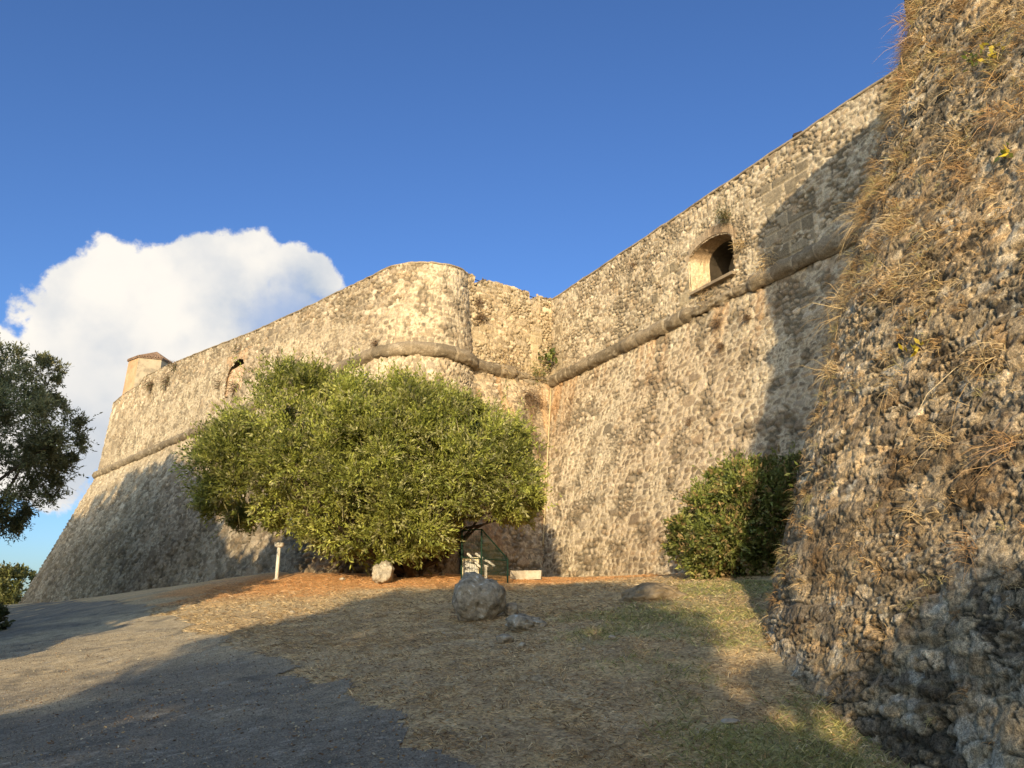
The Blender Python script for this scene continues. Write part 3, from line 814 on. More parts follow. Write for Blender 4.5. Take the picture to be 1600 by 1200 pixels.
# ---- near right bastion
RB = empty('bastion', (5, 6, -1), 'huge near stone bastion filling the right edge, rough lichened masonry overgrown with dry grass', 'bastion')
C2 = np.array([8.6, 9.2]); r2 = 2.2
nR = hd(-100); uR = hd(170); T2 = C2 + nR * r2
def right_cols(S_, Z_):
    d_, c_ = masonry(S_, Z_ * 1.0, .22, .10, .024, .10, PAL_GREY, (.42, .35, .26), .50, seed=131, big=.25, jit=.62, rough=.024, ew=.055, crack=.03)
    d2, c2 = masonry(S_, Z_, .27, .13, .022, .09, PAL_GREY, (.27, .245, .195), .54, seed=135, big=.35, jit=.7, rough=.034, ew=.05, crack=.035)
    low = sstep(1.2, -.2, Z_ + (fbm(S_ * .8, Z_ * .8, 137, 3) - .5) * 1.6)
    d2 = d2 + (fbm(S_ * 16, Z_ * 16, 136, 3) - .5) * .02
    d_ = lerp(d_, d2, low); c_ = lerp(c_, c2, low[..., None])
    # courses: slow horizontal undulation where mortar has washed out
    d_ = d_ + (fbm(S_ * .9, Z_ * 3.2, 139, 4) - .5) * .10 - sstep(.60, .72, fbm(S_ * .7, Z_ * 5.5, 138, 4)) * .05
    warm = sstep(.40, .6, fbm(S_ * .8, Z_ * .8, 141, 4)) * (1 - low * .7)
    c_ = lerp(c_ * np.array((1.04, .97, .86)), c_ * np.array((1.36, 1.17, .92)), (warm * .8)[..., None])
    lich = sstep(.69, .76, fbm(S_ * 5.5, Z_ * 5.5, 143, 4) + low * .035)
    c_ = lerp(c_, np.array((.46, .43, .36)), (lich * .6)[..., None])
    blk = sstep(.60, .70, fbm(S_ * 2.5 + 4, Z_ * 2.5, 145, 4))
    c_ = lerp(c_, c_ * .45, (blk * .7)[..., None])
    moss = sstep(.56, .68, fbm(S_ * 1.6, Z_ * 2.2, 147, 4)) * sstep(-.8, .0, Z_) * sstep(3.0, 1.2, Z_)
    c_ = lerp(c_, np.array((.16, .085, .03)), (moss * .55)[..., None])
    return d_, c_
def right_face(S_, Z_):
    o = offz(Z_, BAT, -.01)[..., None]
    xy = T2 + uR * S_[..., None] + nR * o
    return np.concatenate([xy, Z_[..., None]], -1)
def right_arc(A, Z_):
    o = offz(Z_, BAT, -.01)
    o = np.where(Z_ < HC, o * lerp(1.0, .12, sstep(-30, 40, A)), o)
    r = r2 + o; a = np.radians(A)
    return np.stack([C2[0] + np.sin(a) * r, C2[1] + np.cos(a) * r, Z_], -1)
S_, Z_ = np.meshgrid(sg(0, 8, .018), sg(-1.9, HC, .018), indexing='ij')
d_, c_ = right_cols(S_, Z_)
sheet('scarp', right_face(S_, Z_), n3(nR, S_.shape, BAT), d_, c_, M_WALLN, RB, smooth=False)
A_, Z_ = np.meshgrid(np.linspace(-35, -100, 320), sg(-1.2, HC, .018), indexing='ij')
Sx = -(A_ + 100) * .075 * -1
Sx = -(A_ + 100) * .075
d_, c_ = right_cols(Sx, Z_)
sheet('shoulder_scarp', right_arc(A_, Z_), arcN(A_, BAT), d_, c_, M_WALLN, RB, smooth=False)
A_, Z_ = np.meshgrid(np.linspace(90, -35, 120), sg(-.5, HC, .12), indexing='ij')
Sx = -(A_ + 100) * .075
d_, c_ = right_cols(Sx, Z_)
sheet('shoulder_back', right_arc(A_, Z_), arcN(A_, BAT), d_, c_, M_WALLN, RB, smooth=False)
S_, Z_ = np.meshgrid(sg(8, 34, .14), sg(-2.4, HC, .14), indexing='ij')
d_, c_ = right_cols(S_, Z_)
sheet('scarp', right_face(S_, Z_), n3(nR, S_.shape, BAT), d_, c_, M_WALLN, RB, smooth=False)
# parapet above
S_, Z_ = np.meshgrid(sg(0, 34, .12), sg(HC, 14.1, .12), indexing='ij')
d_, c_ = masonry(S_, Z_, .3, .2, .05, .12, PAL_BROWN, (.42, .34, .24), .5, seed=151)
sheet('parapet_wall', right_face(S_, Z_), n3(nR, S_.shape), d_, c_, M_WALL, RB)
A_, Z_ = np.meshgrid(np.linspace(90, -100, 150), sg(HC, 14.1, .12), indexing='ij')
d_, c_ = masonry(A_ * .04, Z_, .3, .2, .05, .12, PAL_BROWN, (.42, .34, .24), .5, seed=153)
sheet('shoulder_parapet', right_arc(A_, Z_), arcN(A_), d_, c_, M_WALL, RB)
# flank joining the curtain
fe = C2 + hd(90) * (r2 - .2)
qd = -nK
rows = []
p0 = np.array([8.3, 11.3]); p1 = np.array([11.7, 15.2])
for z in (-.5, HC, 13.9):
    rows.append([(p0[0] + (p1[0] - p0[0]) * t, p0[1] + (p1[1] - p0[1]) * t, z) for t in np.linspace(1, 0, 60)])
grid_obj('flank', np.array(rows), M_WALL, np.ones((3, 60, 3)) * np.array((.34, .27, .18)), None, RB, smooth=False)
pts, nr = [], []
for a in np.linspace(60, -100, 40):
    v = hd(a); pts.append(C2 + v * (r2 + .02)); nr.append(v)
pts.append(T2 + uR * 30 + nR * .02); nr.append(nR)
cordon_mesh('cordon', np.array(pts)[::-1], np.array(nr)[::-1], RB, 161)
fr, nn = [], []
for a in np.linspace(90, -100, 40):
    v = hd(a); q = C2 + v * (r2 - .18); fr.append((q[0], q[1], 14.1)); nn.append(v)
for s in np.linspace(1, 34, 50):
    q = T2 + uR * s - nR * .18; fr.append((q[0], q[1], 14.1)); nn.append(nR)
grid_obj('coping', coping_strip(fr, nn, 1.6), M_COPE, None, None, RB, smooth=False)

# ------------------------------------------------------------------ vegetation helpers
def nrm(v): return v / np.maximum(np.linalg.norm(v, axis=-1, keepdims=True), 1e-9)
def leaves(name, B, Dv, L, W, col, mat, parent=None, r=None):
    """one small rhombic leaf per row"""
    r = r or rng
    n = len(B); rv = nrm(r.normal(size=(n, 3)))
    side = nrm(np.cross(Dv, rv)); L = np.asarray(L).reshape(-1, 1) * np.ones((n, 1)); W = np.asarray(W).reshape(-1, 1) * np.ones((n, 1))
    up = np.cross(side, Dv)
    V = np.stack([B, B + Dv * L * .45 + side * W * .5 + up * L * .05, B + Dv * L, B + Dv * L * .45 - side * W * .5 + up * L * .05], 1)
    Q = np.arange(n * 4).reshape(n, 4)
    return quads_mesh(name, V.reshape(-1, 3), Q, mat, np.repeat(col, 4, axis=0), parent, smooth=False)
def blades(name, B, Dv, L, W, droop, col, mat, parent=None):
    """grass blades: three cross sections bending under gravity"""
    n = len(B); rv = nrm(rng.normal(size=(n, 3))); side = nrm(np.cross(Dv, rv))
    L = np.asarray(L).reshape(-1, 1) * np.ones((n, 1)); W = np.asarray(W).reshape(-1, 1) * np.ones((n, 1)); droop = np.asarray(droop).reshape(-1, 1) * np.ones((n, 1))
    g = np.array((0, 0, -1.0))
    p1 = B + Dv * L * .5 + g * droop * L * .15; p2 = B + Dv * L * .95 + g * droop * L * .6
    V = np.stack([B - side * W * .5, B + side * W * .5, p1 - side * W * .4, p1 + side * W * .4, p2 - side * W * .08, p2 + side * W * .08], 1).reshape(-1, 3)
    b = np.arange(n)[:, None] * 6
    Q = np.concatenate([b + np.array([0, 1, 3, 2]), b + np.array([2, 3, 5, 4])], 1).reshape(-1, 4)
    return quads_mesh(name, V, Q, mat, np.repeat(col, 6, axis=0), parent, smooth=False)
def edge_dist(x, z, poly):
    P = np.array(poly, float); Qn = np.roll(P, -1, axis=0); best = np.full(x.shape, 1e9)
    for a, b in zip(P, Qn):
        ab = b - a; t = np.clip(((x - a[0]) * ab[0] + (z - a[1]) * ab[1]) / (ab @ ab), 0, 1)
        best = np.minimum(best, np.hypot(x - a[0] - ab[0] * t, z - a[1] - ab[1] * t))
    return best
def crown(poly, yc, dep, ncl, rad, nsp, nlf, L, W, pal, seed, front=.0, upb=.35, lean=0.0, spread=.75, wisp=.25):
    """foliage filling an outline: clumps on the crown's rounded shell, sprigs out of each clump, leaves along each sprig"""
    r = np.random.default_rng(seed)
    P = np.array(poly); lo = P.min(0); hi_ = P.max(0)
    cs = []
    tries = 0
    while len(cs) < ncl and tries < 40000:
        tries += 1
        x = r.uniform(lo[0], hi_[0]); z = r.uniform(lo[1], hi_[1]); rr = r.uniform(*rad)
        xa = np.array([x]); za = np.array([z])
        if not inpoly(xa, za, poly)[0]: continue
        ed = edge_dist(xa, za, poly)[0]
        if ed < rr * .95:
            rr = max(ed * 1.05, rad[0] * .5)
            if ed < rad[0] * .3: continue
        t = min(ed / (min(hi_ - lo) * .42), 1)
        hdp = dep * math.sqrt(max(0, 1 - (1 - t) ** 2))
        u = r.uniform(-1, 1); u = math.copysign(abs(u) ** .45, u - front)
        cs.append((x, yc + lean * (z - lo[1]) + hdp * u, z, rr, r.uniform(.60, 1.35), u))
    cs = np.array(cs); ctr = np.array([(lo[0] + hi_[0]) / 2, yc, lo[1] + (hi_[1] - lo[1]) * .35])
    C0 = np.repeat(cs[:, :3], nsp, axis=0); RR = np.repeat(cs[:, 3], nsp); BR = np.repeat(cs[:, 4], nsp)
    n = len(C0)
    outw = nrm(C0 - ctr)
    sd = nrm(nrm(r.normal(size=(n, 3))) + outw * .55 + np.array((0, 0, upb)))
    st = C0 + sd * (RR * r.uniform(.1, .75, n))[:, None] + r.normal(size=(n, 3)) * (RR * .18)[:, None]
    ln = RR * r.uniform(.25, .25 + wisp * 2, n)
    t = np.tile(np.linspace(0.05, 1, nlf), n)
    B = np.repeat(st, nlf, axis=0) + np.repeat(sd * ln[:, None], nlf, axis=0) * t[:, None] + r.normal(size=(n * nlf, 3)) * .02
    Dv = nrm(np.repeat(sd, nlf, axis=0) + r.normal(size=(n * nlf, 3)) * spread + np.array((0, 0, .12)))
    pal = np.array(pal); m = n * nlf
    ci = r.integers(0, len(pal), n); col = pal[ci] * BR[:, None] * r.uniform(.8, 1.2, (n, 1))
    col = np.repeat(col, nlf, axis=0) * r.uniform(.75, 1.3, (m, 1))
    LL_ = L * r.uniform(.6, 1.3, m); return B, Dv, LL_, W * LL_ / L, col, cs, r
def limbs(mb, base, targets, r0, r, k=6, sag=.25):
    for t in targets:
        b = np.array(base) + np.array([r.normal() * .12, r.normal() * .12, 0]); e = np.array(t)
        d = e - b; pts = []
        wob = r.normal(size=3) * .12 * np.linalg.norm(d)
        for i in range(8):
            q = i / 7
            p = b + d * q + wob * math.sin(math.pi * q) * .8 + np.array((0, 0, 1)) * math.sin(math.pi * q) * sag * r.uniform(-.3, .6)
            pts.append(p)
        mb.tube(pts, [r0 * (1 - .8 * i / 7) for i in range(8)], k)
def tree(name, label, cat, base, poly, yc, dep, ncl, rad, nsp, nlf, L, W, pal, seed, trunk_r=.16, nlimb=14, group=None, crown_name='crown', mat=None, reach=99, **kw):
    t = empty(name, base, label, cat, group)
    B, Dv, LL_, WW, col, cs, r = crown(poly, yc, dep, ncl, rad, nsp, nlf, L, W, pal, seed, **kw)
    leaves(crown_name, B, Dv, LL_, WW, col, mat or M_LEAF, t, r)
    mb = MB()
    tg = cs[:, :3][(np.abs(cs[:, 0] - base[0]) < reach) & (cs[:, 2] > base[2] + 1.0)]
    idx = r.choice(len(tg), min(nlimb, len(tg)), replace=False)
    limbs(mb, base, tg[idx], trunk_r, r)
    if trunk_r > .12:
        mb.tube([(base[0], base[1], base[2] - .3), (base[0] + .05, base[1], base[2] + .25), (base[0] - .03, base[1], base[2] + .6)], [trunk_r * 1.9, trunk_r * 1.5, trunk_r * .9], 9)
    mb.build('trunk', M_BARK, t, True)
    return t
G1 = [(.28, .30, .06), (.32, .34, .075), (.20, .23, .055), (.38, .38, .11), (.29, .32, .065), (.36, .35, .16)]
G3 = [(.18, .19, .08), (.22, .22, .10), (.13, .14, .065), (.26, .25, .13)]
G2 = [(.07, .08, .03), (.085, .095, .035), (.055, .065, .025), (.12, .12, .05)]

T1 = [(-9.1,2.9),(-9.0,4.1),(-8.6,4.8),(-8.15,5.15),(-7.55,5.45),(-7.6,6.0),(-7.2,6.45),(-6.7,6.8),(-6.0,6.7),(-5.09,6.45),(-3.98,6.35),(-2.99,6.3),(-1.99,6.1),(-1.09,5.65),(-0.2,5.4),(0.29,4.95),(0.6,4.15),(0.82,3.0),(0.75,2.33),(0.38,1.75),(-0.1,2.25),(-1.6,2.2),(-1.85,1.35),(-2.7,1.1),(-3.4,1.05),(-3.7,1.0),(-4.1,1.0),(-4.6,1.15),(-5.4,1.35),(-6.1,1.65),(-6.6,2.05),(-7.5,1.95),(-8.2,1.95),(-8.8,2.4)]
BT = tree('bushy_tree', 'wide low evergreen tree with dense bright green crown in front of the bastion wall', 'tree', (-3.1, 24.0, gz1(-3.1, 24.0)), T1, 23.0, 2.7, 360, (.42, .9), 60, 14, .12, .040, G1, 11, trunk_r=.085, nlimb=56, front=.12, reach=3.2, spread=.55, wisp=.42, upb=.55)
# bare pale shoots standing out of the crown
r_ = np.random.default_rng(77); n = 420
xs_ = r_.uniform(-9, .4, n); zs_ = r_.uniform(2.0, 6.3, n); k_ = inpoly(xs_, zs_, T1); xs_, zs_ = xs_[k_], zs_[k_]; n = len(xs_)
ed_ = np.clip(edge_dist(xs_, zs_, T1) / 2.0, 0, 1)
B = np.stack([xs_, 23.0 - 2.6 * np.sqrt(1 - (1 - ed_) ** 2) * r_.uniform(.55, 1.0, n), zs_], -1)
tw_ = blades('twigs', B, nrm(np.stack([r_.normal(size=n) * .35, r_.normal(size=n) * .3 - .35, r_.uniform(.6, 1.4, n)], -1)), r_.uniform(.3, .75, n), .014, .1, np.array([(.42, .36, .20), (.34, .30, .14), (.30, .24, .16)])[r_.integers(0, 3, n)], M_STRAW, BT); tag(tw_, kind='stuff')
T2P = [(-33.5,12.4),(-28.5,12.4),(-25.1,11.6),(-23.3,11.3),(-21.8,11.0),(-21.1,10.2),(-21.7,9.3),(-21.0,8.9),(-20.2,8.0),(-19.9,6.7),(-20.7,6.0),(-20.8,4.9),(-21.8,3.8),(-22.5,3.0),(-23.2,2.42),(-26,2.42),(-31,2.7),(-34,8)]
tree('olive_tree', 'dark fine-leaved tree with loose drooping crown at the left edge of the view', 'tree', (-30.0, 35, gz1(-30.0, 35)), T2P, 34.5, 3.2, 440, (.4, .9), 38, 11, .17, .055, G3, 13, trunk_r=.2, nlimb=34, wisp=.5, spread=.9)
S1 = [(3.95,.9),(3.7,1.3),(3.75,1.75),(4.15,2.0),(4.25,2.45),(4.6,2.6),(4.75,3.0),(5.2,3.0),(5.5,3.25),(6.1,3.15),(7.1,3.3),(7.4,2.68),(7.3,0.48),(4.3,0.5)]
tree('shrub', 'dense broad shrub at the curtain wall foot, half sunlit, half in shadow', 'shrub', (5.3, 18.9, gz1(5.3, 18.9)), S1, 18.6, 1.1, 120, (.28, .62), 50, 12, .11, .045, [(.18, .21, .05), (.23, .25, .06), (.12, .15, .04), (.28, .28, .09), (.38, .27, .12)], 17, trunk_r=.05, nlimb=16, front=.2, wisp=.5, spread=.6, crown_name='foliage')
SB2 = [(-16.5, -1.0), (-16.5, .45), (-14.4, .6), (-13.2, .35), (-12.45, .0), (-12.1, -.4), (-12.15, -.85)]
tree('shrub', 'low dark shrub beside the path at the left edge', 'shrub', (-13.4, 19.0, gz1(-13.4, 19.0)), SB2, 19.0, .9, 36, (.3, .55), 50, 11, .10, .05, G2, 19, trunk_r=.04, nlimb=6, crown_name='foliage')
# far trees beyond the corner
for k, (x, y, h, w_) in enumerate([(-72, 104, 5.4, 5.0), (-64, 101, 4.2, 3.8), (-80, 108, 6.5, 6)]):
    poly = [(x - w_, -1), (x - w_ * .9, h * .6), (x - w_ * .3, h), (x + w_ * .4, h * .92), (x + w_ * .95, h * .5), (x + w_, -1)]
    tree('far_tree', ['pale green tree beyond the far bastion corner, middle of three', 'small tree nearest the far bastion corner', 'largest pale tree beyond the far bastion corner'][k], 'tree', (x, y, -3.2), poly, y, 2.5, 30, (1.0, 1.8), 24, 9, .5, .25, [(.12, .13, .04), (.15, .15, .05)], 23 + k, trunk_r=.2, nlimb=6, group='far trees')
# trees and hedges standing behind and beside the viewpoint; they throw the long evening shadows
A1 = [(-9.0,1.0),(-8.3,3.3),(-7.7,4.8),(-8.0,5.7),(-7.1,6.6),(-6.2,7.3),(-5.0,7.8),(-2.8,8.05),(-1.2,7.5),(-.6,6.5),(-.35,5.4),(-.3,4.2),(-.3,1.0)]
tree('tree', 'broad round tree standing behind the viewpoint', 'tree', (-4, -12, -1.7), A1, -12, 2.2, 190, (.45, 1.0), 34, 10, .24, .14, G2, 31, trunk_r=.25, nlimb=10, wisp=.6, group='trees behind the viewpoint')
H1 = [(-26, -1.6), (-26, 3.9), (-20, 4.3), (-14, 3.9), (-8.6, 4.0), (-8.0, 3.4), (-6, -1.6)]
tree('hedge', 'tall hedge to the left behind the viewpoint', 'hedge', (-16, -12, -1.7), H1, -12, 1.2, 170, (.6, 1.1), 26, 9, .25, .16, G2, 33, trunk_r=.1, nlimb=8, crown_name='foliage')
H2 = [(-6.2, -1.6), (-1, 3.0), (.1, 3.75), (.5, 4.45), (1.2, 4.45), (2.5, 4.35), (6, 4.8), (12, 4.7), (12, -1.6)]
tree('hedge', 'tall hedge to the right behind the viewpoint', 'hedge', (5, -12, -1.7), H2, -12, 1.2, 170, (.6, 1.1), 26, 9, .25, .16, G2, 35, trunk_r=.1, nlimb=8, crown_name='foliage')
B1 = [(-10.3, -1.6), (-10.3, 4.5), (-10.5, 7.0), (-10.5, 7.6), (-13, 7.4), (-15.5, 8.0), (-16.2, 9.5), (-20.5, 14.2), (-23, 16.4), (-26, 17.3), (-30, 16.6), (-36, 17.5), (-41, 19.3), (-47, 17), (-48, -1.6)]
tree('tree', 'row of tall trees left of the viewpoint, outside the view', 'tree', (-20, 5, -1.6), B1, 5, 2.4, 1700, (.8, 1.5), 32, 9, .46, .34, G2, 37, trunk_r=.3, nlimb=24, group='trees left of the viewpoint')

# ------------------------------------------------------------------ grass
def straw_cols(n, dark=.5):
    pal = np.array([(.50, .38, .21), (.42, .31, .17), (.58, .47, .29), (.30, .22, .13), (.46, .32, .17)])
    return pal[rng.integers(0, 5, n)] * rng.uniform(.45, 1.5, (n, 1))
def green_cols(n):
    pal = np.array([(.27, .28, .09), (.36, .35, .12), (.20, .21, .075), (.52, .46, .20)])
    return pal[rng.integers(0, 4, n)] * rng.uniform(.7, 1.2, (n, 1))
def scatter(n, x0, x1, y0, y1, power=1.0):
    y = y0 * (y1 / y0) ** (rng.uniform(0, 1, n) ** power)
    half = y * .72
    x = rng.uniform(-1, 1, n) * half
    m = (x > x0) & (x < x1)
    return x[m], y[m]
x, y = scatter(300000, -9, 5.0, 5.2, 25)
wxx = x + (fbm(x * 1.6, y * 1.6, 91, 4) - .5) * 1.1; wyy = y + (fbm(x * 1.6 + 7, y * 1.6, 95, 4) - .5) * 1.1
wr = T2 @ nR
inside = (x * nR[0] + y * nR[1]) < (wr + BAT * (HC + .9))
gm = greenmask(x, y)
onp = inpoly(wxx, wyy, PATH)
keep = ~onp & ~(inside & (y < 9.5)) & (rng.uniform(0, 1, len(x)) < .35 + .65 * sstep(.40, .60, fbm(x * 2.3, y * 2.3, 401, 3)))
x, y, gm = x[keep], y[keep], gm[keep]
z = gz(x, y) + gdet(x, y)
isg = rng.uniform(0, 1, len(x)) < gm * .72
near = sstep(14, 6, y)
for nm, sel, lab in (('dry_grass', ~isg, 'short dry straw-coloured grass on the slope'), ('green_grass', isg, 'patchy green grass at the foot of the near wall')):
    xx, yy, zz_ = x[sel], y[sel], z[sel]; n = len(xx)
    lay = rng.uniform(.08, .7, n) if nm == 'dry_grass' else rng.uniform(.5, 1.6, n)
    a = rng.uniform(0, 2 * math.pi, n)
    Dv = nrm(np.stack([np.cos(a), np.sin(a), lay], -1))
    Lh = rng.uniform(.04, .13, n) * (1 + .5 * (yy > 12)) if nm == 'dry_grass' else rng.uniform(.06, .17, n)
    Wd = .004 + .0006 * yy
    c = straw_cols(n) if nm == 'dry_grass' else green_cols(n)
    if nm == 'dry_grass': c = lerp(c, np.array((.66, .34, .14)) * rng.uniform(.6, 1.2, (n, 1)), (sstep(19, 22.5, yy) * .7)[:, None])
    o = blades(nm, np.stack([xx, yy, zz_ - .005], -1), Dv, Lh, Wd, .5, c, M_STRAW)
    tag(o, lab, 'grass', kind='stuff')

# taller dead stalks and fallen leaves
n = 5200; x, y = scatter(n, -8, 4.5, 5.2, 20)
wxx = x + (fbm(x * 1.6, y * 1.6, 91, 4) - .5) * 1.1; wyy = y + (fbm(x * 1.6 + 7, y * 1.6, 95, 4) - .5) * 1.1
k_ = ~inpoly(wxx, wyy, PATH) & (fbm(x * 1.1, y * 1.1, 411, 3) > .47 - .12 * sstep(-1, 3, x)); x, y = x[k_], y[k_]
x = np.repeat(x, 7) + rng.normal(size=len(x) * 7) * .035; y = np.repeat(y, 7) + rng.normal(size=len(y) * 7) * .035; n = len(x)
a = rng.uniform(0, 2 * math.pi, n); Dv = nrm(np.stack([np.cos(a), np.sin(a), rng.uniform(.3, 2.2, n)], -1))
tag(blades('dead_stalks', np.stack([x, y, gz(x, y) + gdet(x, y) - .01], -1), Dv, rng.uniform(.07, .20, n), .004 + .0004 * y, .7, straw_cols(n) * 1.15, M_STRAW), 'thin pale dead grass stalks standing in loose tufts over the slope', 'grass', kind='stuff')
n = 9000; x, y = scatter(n, -9, 5, 5.2, 25); k_ = fbm(x * .8, y * .8, 421, 3) > .42; x, y = x[k_], y[k_]; n = len(x)
a = rng.uniform(0, 6.28, n); Dv = nrm(np.stack([np.cos(a), np.sin(a), rng.uniform(-.15, .5, n)], -1))
lp = np.array([(.34, .20, .09), (.22, .13, .07), (.52, .40, .22), (.15, .10, .06), (.60, .55, .42)])
tag(leaves('leaf_litter', np.stack([x, y, gz(x, y) + gdet(x, y) + .018], -1), Dv, rng.uniform(.02, .05, n), .016, lp[rng.integers(0, 5, n)] * rng.uniform(.7, 1.2, (n, 1)), M_LEAF), 'small dry leaves and bits of bark scattered over the ground', 'leaf litter', kind='stuff')
ng = 60000
y = 4.8 * (16 / 4.8) ** (rng.uniform(0, 1, ng) ** .8); x = rng.uniform(-1, .15, ng) * y * .75
wxx = x + (fbm(x * 1.6, y * 1.6, 91, 4) - .5) * 1.1; wyy = y + (fbm(x * 1.6 + 7, y * 1.6, 95, 4) - .5) * 1.1
k_ = inpoly(wxx, wyy, PATH); x, y = x[k_], y[k_]; ng = len(x)
zz_ = gz(x, y) + gdet(x, y) * .8 + .014
a = rng.uniform(0, 6.28, ng); Dv = nrm(np.stack([np.cos(a), np.sin(a), rng.uniform(-.1, .9, ng)], -1))
gpal = np.array([(.20, .18, .145), (.27, .245, .20), (.16, .14, .115), (.33, .295, .24), (.40, .33, .23)])
sz_ = rng.uniform(.005, .014, ng) * (.8 + y * .05)
gv = leaves('gravel', np.stack([x, y, zz_], -1), Dv, sz_, sz_ * .8, gpal[rng.integers(0, 5, ng)] * rng.uniform(.7, 1.2, (ng, 1)), M_GRAVEL)
tag(gv, 'loose grit and gravel lying on the path', 'gravel', kind='stuff')

def wall_point(kind, s, z):
    if kind == 'face':
        p = right_face(np.array([s]), np.array([z]))[0]; n = nR
    else:
        p = right_arc(np.array([s]), np.array([z]))[0]; n = hd(s)
    return p, nrm(np.array([n[0], n[1], BAT]))
def tuft_data(kind, s, z, nb, L, spread=.8, drp=.7):
    p, n = wall_point(kind, s, z)
    Dv = nrm(n * .8 + np.array((0, 0, .35)) + rng.normal(size=(nb, 3)) * spread)
    B = p + rng.normal(size=(nb, 3)) * .04 * (L / .2)
    return B, Dv, L * rng.uniform(.4, 1.2, nb), np.full(nb, .0045 + .004 * L), np.full(nb, drp)
Bs, Ds, Ls, Ws, Dr, Cs = [], [], [], [], [], []
cnt = 0
while cnt < 3000:
    if rng.uniform() < .72: kind, s = 'face', rng.uniform(0, 7.5)
    else: kind, s = 'arc', rng.uniform(-100, -48)
    z_ = rng.uniform(-1.0, 9.4); ss = s if kind == 'face' else -(s + 100) * .075
    dens = .25 + .75 * sstep(1.5, 4.5, z_)
    if rng.uniform() > dens * sstep(.38, .62, fbm(np.array([ss * 1.3]), np.array([z_ * 2.0]), 501, 3)[0]) + .04: continue
    cnt += 1
    nb = int(rng.integers(10, 34)); L = rng.uniform(.06, .22) * (1.3 if z_ > 3 else .9)
    B, Dv, l, w_, dr = tuft_data(kind, s, z_, nb, L)
    Bs.append(B); Ds.append(Dv); Ls.append(l); Ws.append(w_); Dr.append(dr)
    pal = np.array([(.60, .42, .20), (.50, .32, .14), (.66, .50, .27), (.36, .23, .11), (.54, .33, .13), (.44, .38, .17)])
    Cs.append(pal[rng.integers(0, 6)] * rng.uniform(.6, 1.25, (nb, 1)))
o = blades('wall_grass', np.concatenate(Bs), np.concatenate(Ds), np.concatenate(Ls), np.concatenate(Ws), np.concatenate(Dr), np.concatenate(Cs), M_STRAW)
tag(o, 'dry yellow grass growing all over the near bastion wall', 'grass', kind='stuff')
def one_tuft(name, label, cat, kind, s, z_, nb, L, pal, spread=.8, drp=.7, group=None, wmul=1.0):
    B, Dv, l, w_, dr = tuft_data(kind, s, z_, nb, L, spread, drp)
    pal = np.array(pal); c = pal[rng.integers(0, len(pal), nb)] * rng.uniform(.7, 1.2, (nb, 1))
    return tag(blades(name, B, Dv, l, w_ * wmul, dr, c, M_STRAW), label, cat, group)
STR = [(.62, .46, .24), (.70, .55, .32), (.50, .34, .16)]; BRN = [(.46, .28, .13), (.54, .35, .17), (.36, .22, .12)]
PURP = [(.30, .19, .11), (.40, .27, .15), (.24, .15, .09)]
GRN = [(.12, .16, .03), (.18, .22, .05), (.09, .12, .03)]; YEL = [(.75, .55, .04), (.80, .62, .08), (.55, .48, .06)]
GT = 'dry grass tufts on the near bastion wall'
TF = [('arc', -72.15, 5.5, 70, .50, STR, 'long straw tuft sticking out of the near bastion edge beside the curtain cordon'),
 ('arc', -90, 7.0, 150, .42, BRN, 'brown dead tuft on the near bastion edge against the sky'),
 ('arc', -76, 8.5, 150, .40, BRN, 'topmost dead brush under the dark cordon of the near bastion'),
 ('arc', -86, 7.7, 150, .42, PURP, 'dense dead brush overhanging the near bastion edge against the sky'),
 ('arc', -80.4, 4.0, 110, .42, STR, 'golden grass tuft on the near bastion edge in front of the shaded curtain wall'),
 ('arc', -83.4, 2.9, 110, .38, STR, 'straw tuft on the near bastion edge above the shrub'),
 ('face', .85, 5.1, 90, .36, STR, 'golden tuft high on the near bastion face'),
 ('face', 1.06, 4.5, 90, .34, BRN, 'rusty dry tuft in the upper middle of the near bastion face'),
 ('face', .57, 3.5, 90, .36, STR, 'pale grass clump a little above the middle of the near bastion face'),
 ('face', 1.9, 2.1, 90, .36, STR, 'straw clump near the right edge of the view at mid height'),
 ('face', 1.37, 1.4, 70, .45, STR, 'long-stemmed dry grass arching over bare stones of the near bastion'),
 ('face', 2.16, 1.2, 80, .42, BRN, 'dry grass clump above the mossy brown patch at the right edge'),
 ('face', .44, 2.2, 60, .30, STR, 'small straw tuft low on the left part of the near bastion face'),
 ('face', 1.87, .4, 70, .30, BRN, 'lowest rusty tuft beside the moss on the near bastion'),
 ('face', 1.17, .8, 40, .40, STR, 'thin trailing dry stems low on the near bastion'),
 ('face', 1.44, 5.0, 70, .32, BRN, 'reddish dry tuft near the yellow-leaved plant'),
 ('arc', -98.5, 4.4, 110, .38, STR, 'thick golden clump on the rounded shoulder of the near bastion')]
for kd, s, z_, nb, L, pal, lab in TF:
    one_tuft('grass_tuft', lab, 'plant', kd, s, z_, nb, L, pal, .75, .7, GT)
